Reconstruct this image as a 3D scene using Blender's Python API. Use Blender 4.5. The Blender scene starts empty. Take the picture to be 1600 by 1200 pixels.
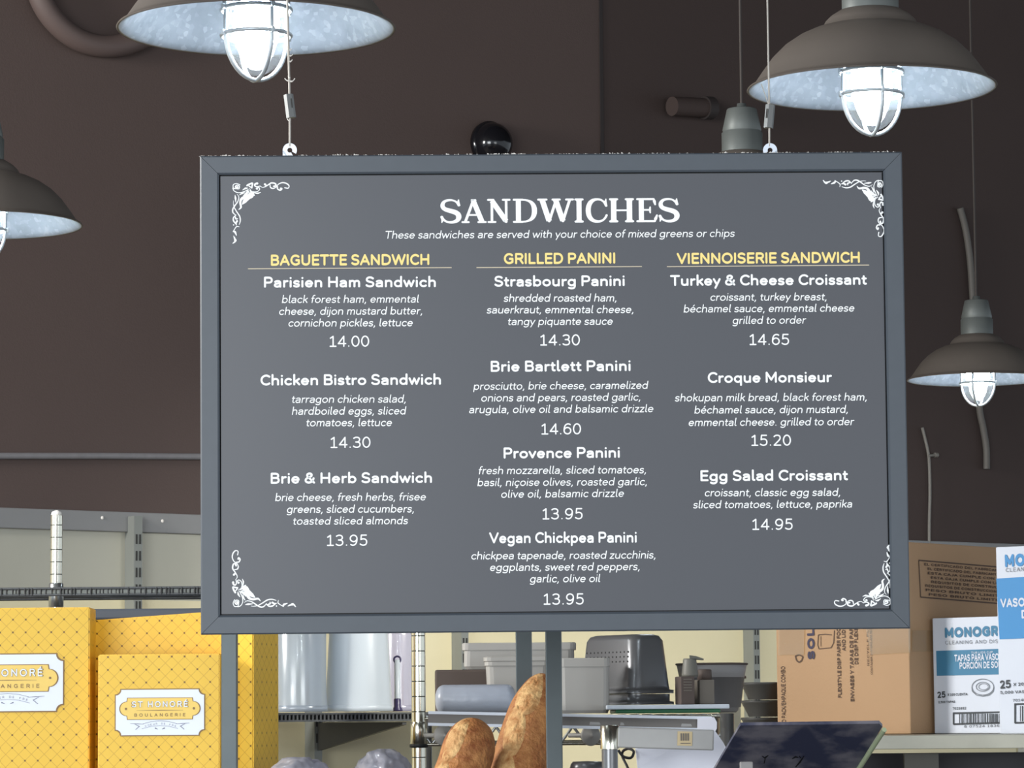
import bpy, bmesh, math, random
from mathutils import Vector, Matrix
random.seed(7)
sc = bpy.context.scene
C = sc.collection

# ---------------------------------------------------------------- camera
F = 5333.33                                   # focal length in pixels of a 1600 px wide frame (120 mm)
PITCH, ROLL = math.radians(5.6), 0.008
CAM = Vector((0, 0, 1.6))
fwd = Vector((0, math.cos(PITCH), math.sin(PITCH)))
_r = Vector((1, 0, 0)); _u = _r.cross(fwd)
cr = _r*math.cos(ROLL) - _u*math.sin(ROLL)
cu = _u*math.cos(ROLL) + _r*math.sin(ROLL)
cd = bpy.data.cameras.new('camera'); cd.lens = 120; cd.sensor_width = 36; cd.clip_end = 100
cam = bpy.data.objects.new('camera', cd); C.objects.link(cam)
cam.matrix_world = Matrix(((cr.x, cu.x, -fwd.x, CAM.x), (cr.y, cu.y, -fwd.y, CAM.y), (cr.z, cu.z, -fwd.z, CAM.z), (0, 0, 0, 1)))
sc.camera = cam

# ---------------------------------------------------------------- light and exposure
sc.view_settings.view_transform = 'Standard'; sc.view_settings.look = 'None'
sc.view_settings.exposure = 0.0; sc.view_settings.gamma = 1.0
w = bpy.data.worlds.new('daylight'); sc.world = w; w.use_nodes = True
bg = w.node_tree.nodes['Background']; bg.inputs[0].default_value = (0.80, 0.90, 1.0, 1); bg.inputs[1].default_value = 0.98

def area(name, loc, target, sx, sy, power, col):
    l = bpy.data.lights.new(name, 'AREA'); l.shape = 'RECTANGLE'; l.size = sx; l.size_y = sy; l.energy = power; l.color = col
    o = bpy.data.objects.new(name, l); C.objects.link(o); o.location = loc
    o.rotation_euler = (Vector(target) - Vector(loc)).to_track_quat('-Z', 'Y').to_euler()
    return o
area('shopfront_window_light', (-3.2, -3.0, 2.2), (0.2, 6.5, 1.7), 4.0, 2.6, 470, (0.93, 0.97, 1.0))
area('unseen_left_light', (-4.0, 5.7, 3.2), (0.9, 6.9, 1.7), 1.0, 1.0, 230, (1.0, .98, .94))  # unseen light added far left to brighten the carton fronts
k_ = area('added_wall_light', (0.75, 7.9, 2.40), (0.25, 9.8, 1.2), .5, .3, 15, (1.0, .97, .90)); k_.data.spread = math.radians(95)  # added behind the sign for the cream wall, standing for the kitchen's lamp
area('added_right_light', (4.2, -1.5, 2.0), (0.9, 6.9, 1.6), 3.0, 2.4, 105, (0.95, 0.98, 1.0))  # unseen fill light added on the right to lift the yellow box's narrow side

# ---------------------------------------------------------------- pixel helpers
def ray(px, py):
    return fwd + cr*((px-800)/F) + cu*((600-py)/F)
def P(px, py, Y):                              # the point at depth Y seen at that pixel
    d = ray(px, py); return CAM + d*(Y/d.y)
def on_plane(px, py, o, n):
    d = ray(px, py); return CAM + d*((Vector(o)-CAM).dot(n)/d.dot(n))
def px_size(Y): return Y/F

# ---------------------------------------------------------------- materials
def lin(c):
    f = lambda v: v/12.92 if v <= .04045 else ((v+.055)/1.055)**2.4
    return tuple(f(x/255) for x in c[:3]) + (1,)
def mat(name, col, rough=.6, metal=0., spec=.5, var=0., vscale=20., bump=0., bscale=60., trans=0., alpha=1., coat=0., emit=None, estr=0., linear=False):
    m = bpy.data.materials.new(name); m.use_nodes = True
    nt = m.node_tree; b = nt.nodes['Principled BSDF']
    c = tuple(col)+(1,) if linear else lin(col)
    b.inputs['Base Color'].default_value = c
    b.inputs['Roughness'].default_value = rough; b.inputs['Metallic'].default_value = metal
    b.inputs['Specular IOR Level'].default_value = spec
    if trans: b.inputs['Transmission Weight'].default_value = trans
    if coat: b.inputs['Coat Weight'].default_value = coat
    if alpha < 1: b.inputs['Alpha'].default_value = alpha
    if emit is not None:
        b.inputs['Emission Color'].default_value = tuple(emit)+(1,); b.inputs['Emission Strength'].default_value = estr
    tc = nt.nodes.new('ShaderNodeTexCoord')
    if var:
        n = nt.nodes.new('ShaderNodeTexNoise'); n.inputs['Scale'].default_value = vscale; n.inputs['Detail'].default_value = 4
        nt.links.new(tc.outputs['Object'], n.inputs['Vector'])
        mx = nt.nodes.new('ShaderNodeMix'); mx.data_type = 'RGBA'
        mx.inputs['A'].default_value = tuple(max(0, x*(1-var)) for x in c[:3])+(1,)
        mx.inputs['B'].default_value = tuple(min(1, x*(1+var)) for x in c[:3])+(1,)
        nt.links.new(n.outputs['Fac'], mx.inputs['Factor']); nt.links.new(mx.outputs['Result'], b.inputs['Base Color'])
    if bump:
        n = nt.nodes.new('ShaderNodeTexNoise'); n.inputs['Scale'].default_value = bscale; n.inputs['Detail'].default_value = 3
        nt.links.new(tc.outputs['Object'], n.inputs['Vector'])
        bp = nt.nodes.new('ShaderNodeBump'); bp.inputs['Strength'].default_value = bump; bp.inputs['Distance'].default_value = .01
        nt.links.new(n.outputs['Fac'], bp.inputs['Height']); nt.links.new(bp.outputs['Normal'], b.inputs['Normal'])
    return m
def math_node(nt, op, a, b=None, c=None):
    n = nt.nodes.new('ShaderNodeMath'); n.operation = op
    for i, v in enumerate((a, b, c)):
        if v is None: continue
        if isinstance(v, (int, float)): n.inputs[i].default_value = v
        else: nt.links.new(v, n.inputs[i])
    return n.outputs[0]
def mix_rgb(nt, fac, a, b):
    n = nt.nodes.new('ShaderNodeMix'); n.data_type = 'RGBA'
    for k, v in (('Factor', fac), ('A', a), ('B', b)):
        if isinstance(v, (int, float, tuple)): n.inputs[k].default_value = v
        else: nt.links.new(v, n.inputs[k])
    return n.outputs['Result']
def yellow_paper():
    """glossy yellow card printed with a diamond lattice and a dot on every other crossing"""
    m = mat('yellow_lattice_card', (240, 196, 70), rough=.45, spec=.35)
    nt = m.node_tree; b = nt.nodes['Principled BSDF']
    tc = nt.nodes.new('ShaderNodeTexCoord'); sp = nt.nodes.new('ShaderNodeSeparateXYZ'); nt.links.new(tc.outputs['Object'], sp.inputs[0])
    p = .0222
    h = math_node(nt, 'ADD', sp.outputs[0], sp.outputs[1]); z = sp.outputs[2]
    def near(v, scale):                                          # distance of v to the nearest multiple of scale
        return math_node(nt, 'PINGPONG', v, scale/2)
    d1 = near(math_node(nt, 'ADD', math_node(nt, 'ADD', h, z), 10*p), p); d2 = near(math_node(nt, 'ADD', math_node(nt, 'SUBTRACT', h, z), 10*p), p)
    line = math_node(nt, 'LESS_THAN', math_node(nt, 'MINIMUM', d1, d2), .00062)
    def near0(v): return math_node(nt, 'ABSOLUTE', math_node(nt, 'WRAP', v, p/2, -p/2))
    hx, zx = near0(h), near0(z)
    rr = math_node(nt, 'SQRT', math_node(nt, 'ADD', math_node(nt, 'MULTIPLY', hx, hx), math_node(nt, 'MULTIPLY', zx, zx)))
    dot = math_node(nt, 'LESS_THAN', rr, .0017)
    c = mix_rgb(nt, math_node(nt, 'MULTIPLY', line, .5), lin((243, 197, 62)), lin((172, 112, 18)))
    c = mix_rgb(nt, math_node(nt, 'MULTIPLY', dot, .9), c, lin((105, 72, 20)))
    nt.links.new(c, b.inputs['Base Color'])
    return m
def galvanised():
    m = mat('galvanised_reflector', (190, 196, 204), rough=.5, metal=.35)
    nt = m.node_tree; b = nt.nodes['Principled BSDF']
    tc = nt.nodes.new('ShaderNodeTexCoord')
    v = nt.nodes.new('ShaderNodeTexVoronoi'); v.inputs['Scale'].default_value = 130; nt.links.new(tc.outputs['Object'], v.inputs['Vector'])
    n = nt.nodes.new('ShaderNodeTexNoise'); n.inputs['Scale'].default_value = 28; nt.links.new(tc.outputs['Object'], n.inputs['Vector'])
    sp = nt.nodes.new('ShaderNodeSeparateColor'); nt.links.new(v.outputs['Color'], sp.inputs[0])
    f = math_node(nt, 'ADD', math_node(nt, 'MULTIPLY', math_node(nt, 'POWER', sp.outputs[0], 4.0), .42), math_node(nt, 'MULTIPLY', n.outputs['Fac'], .7))
    c = mix_rgb(nt, f, lin((100, 107, 116)), lin((142, 148, 156)))
    nt.links.new(c, b.inputs['Base Color'])
    return m
def jar_glass():
    m = bpy.data.materials.new('prismatic_lamp_glass'); m.use_nodes = True
    nt = m.node_tree; nt.nodes.clear()
    out = nt.nodes.new('ShaderNodeOutputMaterial')
    t = nt.nodes.new('ShaderNodeBsdfTransparent'); t.inputs[0].default_value = (.97, .985, 1, 1)
    tl = nt.nodes.new('ShaderNodeBsdfTranslucent'); tl.inputs[0].default_value = (.9, .95, 1, 1)
    g = nt.nodes.new('ShaderNodeBsdfGlossy'); g.inputs['Roughness'].default_value = .08
    m1 = nt.nodes.new('ShaderNodeMixShader'); m1.inputs[0].default_value = .009
    nt.links.new(t.outputs[0], m1.inputs[1]); nt.links.new(tl.outputs[0], m1.inputs[2])
    m2 = nt.nodes.new('ShaderNodeMixShader'); m2.inputs[0].default_value = .04
    nt.links.new(m1.outputs[0], m2.inputs[1]); nt.links.new(g.outputs[0], m2.inputs[2])
    nt.links.new(m2.outputs[0], out.inputs[0])
    return m
def clear_plastic(name, col, haze=.35, gloss=.1):
    m = bpy.data.materials.new(name); m.use_nodes = True
    nt = m.node_tree; nt.nodes.clear()
    out = nt.nodes.new('ShaderNodeOutputMaterial')
    t = nt.nodes.new('ShaderNodeBsdfTransparent'); t.inputs[0].default_value = lin(col)
    d = nt.nodes.new('ShaderNodeBsdfDiffuse'); d.inputs[0].default_value = lin(col)
    g = nt.nodes.new('ShaderNodeBsdfGlossy'); g.inputs['Roughness'].default_value = .15
    m1 = nt.nodes.new('ShaderNodeMixShader'); m1.inputs[0].default_value = haze
    nt.links.new(t.outputs[0], m1.inputs[1]); nt.links.new(d.outputs[0], m1.inputs[2])
    m2 = nt.nodes.new('ShaderNodeMixShader'); m2.inputs[0].default_value = gloss
    nt.links.new(m1.outputs[0], m2.inputs[1]); nt.links.new(g.outputs[0], m2.inputs[2])
    nt.links.new(m2.outputs[0], out.inputs[0])
    return m
def bread_mat():
    m = mat('crust', (190, 120, 60), rough=.62, bump=.5, bscale=160)
    nt = m.node_tree; b = nt.nodes['Principled BSDF']
    tc = nt.nodes.new('ShaderNodeTexCoord')
    n = nt.nodes.new('ShaderNodeTexNoise'); n.inputs['Scale'].default_value = 34; n.inputs['Detail'].default_value = 8; n.inputs['Roughness'].default_value = .7
    nt.links.new(tc.outputs['Object'], n.inputs['Vector'])
    r = nt.nodes.new('ShaderNodeValToRGB')
    e = r.color_ramp.elements; e[0].position = .33; e[0].color = lin((132, 70, 27)); e[1].position = .7; e[1].color = lin((196, 138, 80))
    nt.links.new(n.outputs['Fac'], r.inputs[0]); nt.links.new(r.outputs[0], b.inputs['Base Color'])
    return m
def score_mat():
    m = mat('open_score', (214, 170, 112), rough=.75, bump=.6, bscale=120)
    nt = m.node_tree; b = nt.nodes['Principled BSDF']
    tc = nt.nodes.new('ShaderNodeTexCoord')
    n = nt.nodes.new('ShaderNodeTexNoise'); n.inputs['Scale'].default_value = 60; n.inputs['Detail'].default_value = 7
    nt.links.new(tc.outputs['Object'], n.inputs['Vector'])
    r = nt.nodes.new('ShaderNodeValToRGB')
    e = r.color_ramp.elements; e[0].position = .3; e[0].color = lin((160, 104, 52)); e[1].position = .68; e[1].color = lin((214, 174, 118))
    nt.links.new(n.outputs['Fac'], r.inputs[0]); nt.links.new(r.outputs[0], b.inputs['Base Color'])
    return m

M = {
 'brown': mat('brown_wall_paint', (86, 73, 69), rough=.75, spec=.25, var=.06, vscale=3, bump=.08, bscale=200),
 'brown_deep': mat('deepened_brown', (70, 59, 56), rough=.75, spec=.25, var=.06, vscale=3, bump=.08, bscale=200),
 'grey_panel': mat('greige_wall_panel', (168, 166, 152), rough=.35, var=.1, vscale=2.2),
 'brown_dark': mat('dark_brown_paint', (46, 39, 38), rough=.7),
 'cream': mat('cream_wall_panel', (214, 204, 168), rough=.5, var=.06, vscale=4, bump=.05, bscale=80),
 'trim': mat('grey_painted_trim', (128, 128, 128), rough=.5, var=.05, vscale=12),
 'ceiling': mat('dark_brown_ceiling_paint', (60, 52, 50), rough=.85),
 'floor': mat('brown_floor', (110, 98, 88), rough=.5, var=.1, vscale=2),
 'frame': mat('charcoal_satin_frame', (72, 79, 87), rough=.42, spec=.5, var=.07, vscale=60),
 'poster': mat('charcoal_poster', (76, 78, 84), rough=.38, spec=.5),
 'black': mat('black_gap', (16, 17, 20), rough=.6),
 'white_ink': mat('white_ink', (250, 252, 252), rough=.55, emit=None),
 'yellow_ink': mat('pale_yellow_ink', (252, 226, 140), rough=.55),
 'rule_ink': mat('cream_rule_ink', (214, 200, 172), rough=.55),
 'zinc': mat('zinc_plate', (215, 222, 232), rough=.35, metal=.4),
 'wire': mat('steel_cable', (168, 162, 154), rough=.45, metal=.3),
 'gripper': mat('nickel_gripper', (100, 102, 102), rough=.45, metal=.3),
 'lint': mat('grey_lint', (222, 217, 210), rough=.9),
 'shade': mat('weathered_grey_shade', (99, 92, 86), rough=.6, metal=.1, var=.08, vscale=20),
 'neck': mat('galvanised_neck', (104, 109, 107), rough=.5, metal=.25, var=.1, vscale=30),
 'galv': galvanised(), 'jar': jar_glass(),
 'cage': mat('cast_guard', (176, 182, 186), rough=.45, metal=.5),
 'tick': mat('black_tick', (26, 26, 28), rough=.6),
 'tray_grey': mat('blue_grey_tray', (72, 78, 88), rough=.5),
 'bulb': mat('lit_bulb', (255, 255, 255), emit=(.86, .95, 1.0), estr=140),
 'cord': mat('brown_cord', (58, 51, 47), rough=.6),
 'yellow': yellow_paper(),
 'label': mat('white_label', (232, 238, 250), rough=.4),
 'label_yellow': mat('label_yellow', (246, 208, 98), rough=.45),
 'label_brown': mat('label_brown_ink', (138, 104, 52), rough=.5),
 'label_grey': mat('label_grey_ink', (128, 132, 150), rough=.5),
 'chrome': mat('chrome', (226, 222, 206), rough=.2, metal=1.),
 'chrome_dull': mat('dull_chrome', (170, 172, 172), rough=.3, metal=.9),
 'groove': mat('post_groove', (52, 54, 46), rough=.5, metal=.5),
 'dark_steel': mat('dark_square_tube', (74, 81, 83), rough=.38, metal=.45, var=.12, vscale=25),
 'shelf_dark': mat('dark_grey_shelf', (74, 76, 78), rough=.55, var=.1, vscale=40),
 'standard': mat('grey_slotted_standard', (126, 129, 124), rough=.5, metal=.15, var=.06, vscale=15),
 'slot': mat('slot_dark', (44, 44, 42), rough=.7),
 'bracket': mat('dark_bracket', (70, 70, 68), rough=.6),
 'clear': clear_plastic('clear_polycarbonate', (205, 214, 224), haze=.42, gloss=.12),
 'frost': mat('white_frosted_plastic', (192, 200, 206), rough=.35),
 'lav': clear_plastic('lavender_clear_plastic', (205, 203, 218), haze=.5, gloss=.12),
 'purple': mat('dark_purple_plastic', (56, 50, 84), rough=.35),
 'roll': mat('translucent_blue_white_plastic', (156, 162, 174), rough=.35, bump=.15, bscale=40),
 'grey_plastic': mat('grey_plastic', (160, 157, 152), rough=.45),
 'grey_plastic_dark': mat('dark_grey_plastic', (140, 137, 136), rough=.5),
 'steel': mat('stainless_pan', (112, 113, 115), rough=.3, metal=.5),
 'white_board': mat('white_cutting_board', (196, 204, 214), rough=.4),
 'green_board': mat('green_cutting_board', (26, 98, 62), rough=.4),
 'taupe': mat('taupe_card', (112, 105, 96), rough=.7),
 'brown_card': mat('brown_card', (84, 72, 66), rough=.7),
 'beige': mat('beige_card', (190, 184, 162), rough=.7),
 'olive_grey': mat('olive_grey_plastic', (104, 102, 94), rough=.5),
 'black_tray': mat('charcoal_tray', (68, 67, 66), rough=.5),
 'kraft': mat('kraft_cardboard', (176, 142, 108), rough=.8, var=.07, vscale=6, bump=.05, bscale=150),
 'kraft_ink': mat('cardboard_print', (92, 72, 60), rough=.8),
 'navy_ink': mat('cardboard_navy_print', (66, 62, 82), rough=.8),
 'tape': clear_plastic('packing_tape', (240, 230, 205), haze=.12, gloss=.10),
 'white_card': mat('white_carton', (216, 222, 234), rough=.6, var=.03, vscale=9),
 'carton_teal': mat('carton_teal_ink', (62, 126, 162), rough=.6),
 'carton_blue': mat('carton_blue_ink', (66, 144, 204), rough=.6),
 'carton_black': mat('carton_black_ink', (56, 62, 68), rough=.6),
 'carton_grey': mat('carton_grey_ink', (120, 126, 134), rough=.6),
 'shelf_steel': mat('worn_steel_shelf', (190, 187, 172), rough=.42, metal=.5, var=.18, vscale=14),
 'paper': mat('white_paper', (236, 236, 246), rough=.7),
 'alu': mat('brushed_aluminium', (158, 157, 155), rough=.45, metal=.3, var=.05, vscale=60),
 'sticker': mat('tan_sticker', (200, 180, 140), rough=.6),
 'strip_insert': mat('grey_strip_insert', (116, 112, 108), rough=.6),
 'lip': mat('clear_strip_lip', (214, 220, 230), rough=.3),
 'glass_edge': mat('green_glass_edge', (172, 184, 150), rough=.3),
 'bag': clear_plastic('thin_clear_bag', (214, 216, 230), haze=.34, gloss=.16),
 'crust': bread_mat(), 'score': score_mat(),
 'dome': mat('smoked_black_dome', (20, 20, 24), rough=.12),
 'counter': mat('dark_counter', (60, 56, 54), rough=.5),
 'under': mat('dark_recess_panel', (52, 50, 56), rough=.5),
 'paint_pipe': mat('brown_painted_pipe', (92, 78, 74), rough=.6),
 'conduit': mat('dusty_grey_conduit', (122, 120, 122), rough=.6, var=.15, vscale=40),
 'conduit_dark': mat('dark_grey_conduit', (96, 92, 87), rough=.6),
 'conduit_dim': mat('grey_conduit', (120, 116, 110), rough=.6),
}

def smudged_navy():
    m = mat('smudged_navy_plastic', (60, 62, 76), rough=.4)
    nt = m.node_tree; b = nt.nodes['Principled BSDF']
    tc = nt.nodes.new('ShaderNodeTexCoord'); n = nt.nodes.new('ShaderNodeTexNoise'); n.inputs['Scale'].default_value = 17; n.inputs['Detail'].default_value = 5
    nt.links.new(tc.outputs['Object'], n.inputs['Vector'])
    r = nt.nodes.new('ShaderNodeValToRGB'); e = r.color_ramp.elements
    e[0].position = .40; e[0].color = lin((54, 58, 80)); e[1].position = .60; e[1].color = lin((112, 110, 119))
    nt.links.new(n.outputs['Fac'], r.inputs[0]); nt.links.new(r.outputs[0], b.inputs['Base Color'])
    return m
M['navy'] = smudged_navy()

# ---------------------------------------------------------------- mesh helpers
MW = {}                                       # world matrices of things
def tag(o, label=None, cat=None, group=None, kind=None):
    if label: o['label'] = label
    if cat: o['category'] = cat
    if group: o['group'] = group
    if kind: o['kind'] = kind
    return o
def thing(name, label, cat, loc=(0, 0, 0), rotz=0, group=None):
    o = bpy.data.objects.new(name, None); C.objects.link(o); o.empty_display_size = .05
    o.location = loc; o.rotation_euler = (0, 0, rotz)
    MW[o.name] = Matrix.Translation(Vector(loc)) @ Matrix.Rotation(rotz, 4, 'Z')
    return tag(o, label, cat, group)
class MB:
    def __init__(s): s.v = []; s.f = []; s.m = []; s.sm = []
    def add(s, vs, fs, mi=0, smooth=False):
        b = len(s.v); s.v += [Vector(x) for x in vs]
        for f in fs: s.f.append(tuple(i+b for i in f)); s.m.append(mi); s.sm.append(smooth)
        return s
    def box(s, c, size, mx=None, mi=0, bev=0.):
        """box of a size about c; mx turns it; bev rounds its edges"""
        bm = bmesh.new(); bmesh.ops.create_cube(bm, size=1)
        bmesh.ops.scale(bm, vec=Vector(size), verts=bm.verts)
        if bev: bmesh.ops.bevel(bm, geom=list(bm.edges), offset=bev, segments=2, affect='EDGES', profile=.6)
        return s.take(bm, Matrix.Translation(Vector(c)) @ (mx.to_4x4() if mx else Matrix()), mi)
    def take(s, bm, mx=Matrix(), mi=0, smooth=False):
        bm.verts.index_update()
        s.add([mx @ v.co for v in bm.verts], [[v.index for v in f.verts] for f in bm.faces], mi, smooth); bm.free()
        return s
    def lathe(s, prof, mx=Matrix(), seg=40, mi=0, caps=(False, False), smooth=True, closed=False):
        n = len(prof); vs = []; fs = []
        for k in range(seg):
            a = 2*math.pi*k/seg
            for r, z in prof: vs.append(mx @ Vector((r*math.cos(a), r*math.sin(a), z)))
        for k in range(seg):
            k2 = (k+1) % seg
            for i in range(n-1 if not closed else n):
                j = (i+1) % n
                fs.append((k*n+i, k2*n+i, k2*n+j, k*n+j))
        s.add(vs, fs, mi, smooth)
        if caps[0]: s.add([vs[k*n] for k in range(seg)], [tuple(reversed(range(seg)))], mi)
        if caps[1]: s.add([vs[k*n+n-1] for k in range(seg)], [tuple(range(seg))], mi)
        return s
    def tube(s, pts, r, seg=10, mi=0, closed=False, caps=True):
        pts = [Vector(p) for p in pts]; n = len(pts); rs = r if isinstance(r, (list, tuple)) else [r]*n
        rings = []; nrm = None
        for i in range(n):
            a = pts[i-1] if (i or closed) else pts[0]; b = pts[(i+1) % n] if (i < n-1 or closed) else pts[-1]
            t = (b-a).normalized()
            if nrm is None:
                nrm = t.orthogonal().normalized()
            nrm = (nrm - t*nrm.dot(t)).normalized(); bn = t.cross(nrm)
            rings.append([pts[i] + (nrm*math.cos(2*math.pi*k/seg) + bn*math.sin(2*math.pi*k/seg))*rs[i] for k in range(seg)])
        vs = [v for ring in rings for v in ring]; fs = []
        for i in range(n if closed else n-1):
            j = (i+1) % n
            for k in range(seg):
                k2 = (k+1) % seg; fs.append((i*seg+k, i*seg+k2, j*seg+k2, j*seg+k))
        s.add(vs, fs, mi, True)
        if caps and not closed:
            s.add(rings[0], [tuple(reversed(range(seg)))], mi); s.add(rings[-1], [tuple(range(seg))], mi)
        return s
    def prism(s, poly, o, u, v, n, d0, d1, mi=0, front=True, back=True):
        """outline poly (2-D) on the plane o,u,v pushed from n*d0 to n*d1"""
        o, u, v, n = map(Vector, (o, u, v, n)); k = len(poly)
        vs = [o+u*a+v*b+n*d0 for a, b in poly] + [o+u*a+v*b+n*d1 for a, b in poly]
        fs = [(i, (i+1) % k, k+(i+1) % k, k+i) for i in range(k)]
        if front: fs.append(tuple(range(k, 2*k)))
        if back: fs.append(tuple(reversed(range(k))))
        return s.add(vs, fs, mi)
    def build(s, name, mats, parent=None, kind=None, label=None, cat=None, group=None, origin=None):
        me = bpy.data.meshes.new(name)
        if parent is not None: W = MW[parent.name]
        elif origin is not None: W = Matrix.Translation(Vector(origin))
        else: W = Matrix()
        inv = W.inverted()
        me.from_pydata([inv @ v for v in s.v], [], s.f)
        for m in (mats if isinstance(mats, (list, tuple)) else [mats]): me.materials.append(M[m])
        me.polygons.foreach_set('material_index', s.m); me.polygons.foreach_set('use_smooth', s.sm)
        me.validate(); me.update()
        o = bpy.data.objects.new(name, me); C.objects.link(o)
        if parent is not None: o.parent = parent
        else: o.matrix_world = W
        MW[o.name] = W
        return tag(o, label, cat, group, kind)
def dup(root, loc, rotz, label, name=None):
    r = root.copy(); C.objects.link(r); r.location = loc; r.rotation_euler = (0, 0, rotz); r['label'] = label
    for ch in list(root.children):
        c = ch.copy(); C.objects.link(c); c.parent = r
        for g in list(ch.children):
            d = g.copy(); C.objects.link(d); d.parent = c
    return r
def smooth_path(pts, n=6):
    """Catmull-Rom through the points"""
    pts = [Vector(p) for p in pts]; out = []
    for i in range(len(pts)-1):
        p0 = pts[max(0, i-1)]; p1 = pts[i]; p2 = pts[i+1]; p3 = pts[min(len(pts)-1, i+2)]
        for k in range(n):
            t = k/n
            out.append(.5*((2*p1) + (p2-p0)*t + (2*p0-5*p1+4*p2-p3)*t*t + (3*p1-p0-3*p2+p3)*t**3))
    out.append(pts[-1]); return out

# ---------------------------------------------------------------- lettering: a round-ended stroke alphabet
def arc(cx, cy, rx, ry, a0, a1, n=None):
    n = n or max(4, int(abs(a1-a0)/18))
    return [(cx+rx*math.cos(math.radians(a0+(a1-a0)*k/n)), cy+ry*math.sin(math.radians(a0+(a1-a0)*k/n))) for k in range(n+1)]
def bez(*p):
    out = []
    for i in range(0, len(p)-1, 3):
        a, b, c, d = p[i:i+4]
        for k in range(0 if i == 0 else 1, 9):
            t = k/8; q = 1-t
            out.append((q**3*a[0]+3*q*q*t*b[0]+3*q*t*t*c[0]+t**3*d[0], q**3*a[1]+3*q*q*t*b[1]+3*q*t*t*c[1]+t**3*d[1]))
    return out
X = 484; H = 705; A_ = 735; D_ = -195
def bowl(x0, x1): return arc((x0+x1)/2, X/2, (x1-x0)/2, X/2, 0, 360, 24)
def dot(x, y): return [(x, y), (x+.1, y)]
G = {}
def g(ch, wdt, strokes, lb=70, rb=70): G[ch] = (wdt, strokes, lb, rb)
g('a', 345, [bez((20, 425), (70, 465), (120, 484), (178, 484), (290, 484), (345, 430), (345, 315)) + [(345, 0)], bez((345, 285), (250, 280), (0, 300), (0, 135), (0, 50), (60, 0), (150, 0), (270, 0), (345, 80), (345, 180))], 45, 65)
g('b', 395, [[(0, A_), (0, 0)], bowl(0, 395)], 70, 42)
g('c', 360, [arc(205, 242, 205, 242, 46, 314)], 42, 22)
g('d', 395, [[(395, A_), (395, 0)], bowl(0, 395)], 42, 70)
g('e', 395, [[(8, 255), (393, 255)] + arc(198, 242, 198, 242, 3, 318)], 42, 38)
g('é', 395, G['e'][1] + [[(185, 610), (265, 715)]], 42, 38)
g('f', 225, [[(0, 465), (215, 465)], [(85, 0)] + bez((85, 560), (85, 680), (130, 735), (240, 727))], 18, 5)
g('g', 395, [bowl(0, 395), [(395, X)] + bez((395, -20), (395, -140), (320, -195), (200, -195), (130, -195), (85, -182), (30, -150))], 42, 70)
g('h', 350, [[(0, A_), (0, 0)], bez((0, 270), (0, 400), (75, 484), (185, 484), (300, 484), (350, 410), (350, 290)) + [(350, 0)]], 70, 66)
g('i', 0, [[(0, X), (0, 0)], dot(0, 680)], 70, 70)
g('j', 40, [[(40, X)] + bez((40, -80), (40, -165), (5, -195), (-70, -190)), dot(40, 680)], 30, 70)
g('k', 320, [[(0, A_), (0, 0)], [(300, 478), (10, 215)], [(110, 300), (320, 0)]], 70, 10)
g('l', 95, [[(0, A_)] + bez((0, 110), (0, 30), (35, 0), (95, 6))], 70, 12)
g('m', 590, [[(0, X), (0, 0)], bez((0, 270), (0, 400), (62, 484), (160, 484), (260, 484), (295, 410), (295, 300)) + [(295, 0)], bez((295, 270), (295, 400), (357, 484), (455, 484), (550, 484), (590, 410), (590, 300)) + [(590, 0)]], 70, 66)
g('n', 350, [[(0, X), (0, 0)], bez((0, 270), (0, 400), (75, 484), (185, 484), (300, 484), (350, 410), (350, 290)) + [(350, 0)]], 70, 66)
g('o', 420, [bowl(0, 420)], 42, 42)
g('p', 395, [[(0, X), (0, D_)], bowl(0, 395)], 70, 42)
g('q', 395, [[(395, X), (395, D_)], bowl(0, 395)], 42, 70)
g('r', 215, [[(0, X), (0, 0)], bez((0, 250), (0, 390), (70, 484), (215, 478))], 70, 8)
g('s', 300, [bez((285, 425), (240, 468), (200, 484), (150, 484), (60, 484), (8, 430), (8, 362), (8, 290), (60, 265), (150, 247), (250, 225), (300, 200), (300, 125), (300, 45), (235, 0), (150, 0), (90, 0), (40, 20), (0, 60))], 38, 38)
g('t', 220, [[(85, 610)] + bez((85, 140), (85, 45), (120, 0), (220, 10)), [(0, 465), (215, 465)]], 18, 15)
g('u', 350, [[(0, X)] + bez((0, 190), (0, 75), (50, 0), (160, 0), (275, 0), (350, 85), (350, 215)), [(350, X), (350, 0)]], 66, 70)
g('v', 370, [[(0, X), (185, 0), (370, X)]], 12, 12)
g('w', 600, [[(0, X), (155, 0), (300, 470), (445, 0), (600, X)]], 12, 12)
g('x', 330, [[(0, X), (330, 0)], [(330, X), (0, 0)]], 15, 15)
g('y', 370, [[(0, X), (190, 12)], [(370, X), (95, D_)]], 12, 12)
g('z', 315, [[(0, X), (312, X), (0, 0), (320, 0)]], 35, 30)
g('ç', 360, G['c'][1] + [[(215, 0), (215, -70)] + bez((215, -70), (300, -80), (290, -195), (150, -175))], 42, 22)
g('A', 560, [[(0, 0), (280, H), (560, 0)], [(95, 225), (465, 225)]], 12, 12)
g('B', 440, [[(0, 0), (0, H)] + bez((235, H), (350, H), (410, 630), (410, 540), (410, 430), (350, 378), (235, 378)) + [(0, 378)], [(235, 378)] + bez((235, 378), (380, 378), (440, 300), (440, 190), (440, 60), (370, 0), (235, 0)) + [(0, 0)]], 75, 45)
g('C', 500, [arc(300, 352, 300, 352, 48, 312)], 45, 20)
g('D', 515, [[(0, 0), (0, H), (190, H)] + bez((190, H), (400, H), (515, 560), (515, 352), (515, 145), (400, 0), (190, 0)) + [(0, 0)]], 75, 45)
g('E', 385, [[(385, H), (0, H), (0, 0), (385, 0)], [(0, 365), (350, 365)]], 75, 25)
g('F', 380, [[(380, H), (0, H), (0, 0)], [(0, 350), (340, 350)]], 75, 15)
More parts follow.
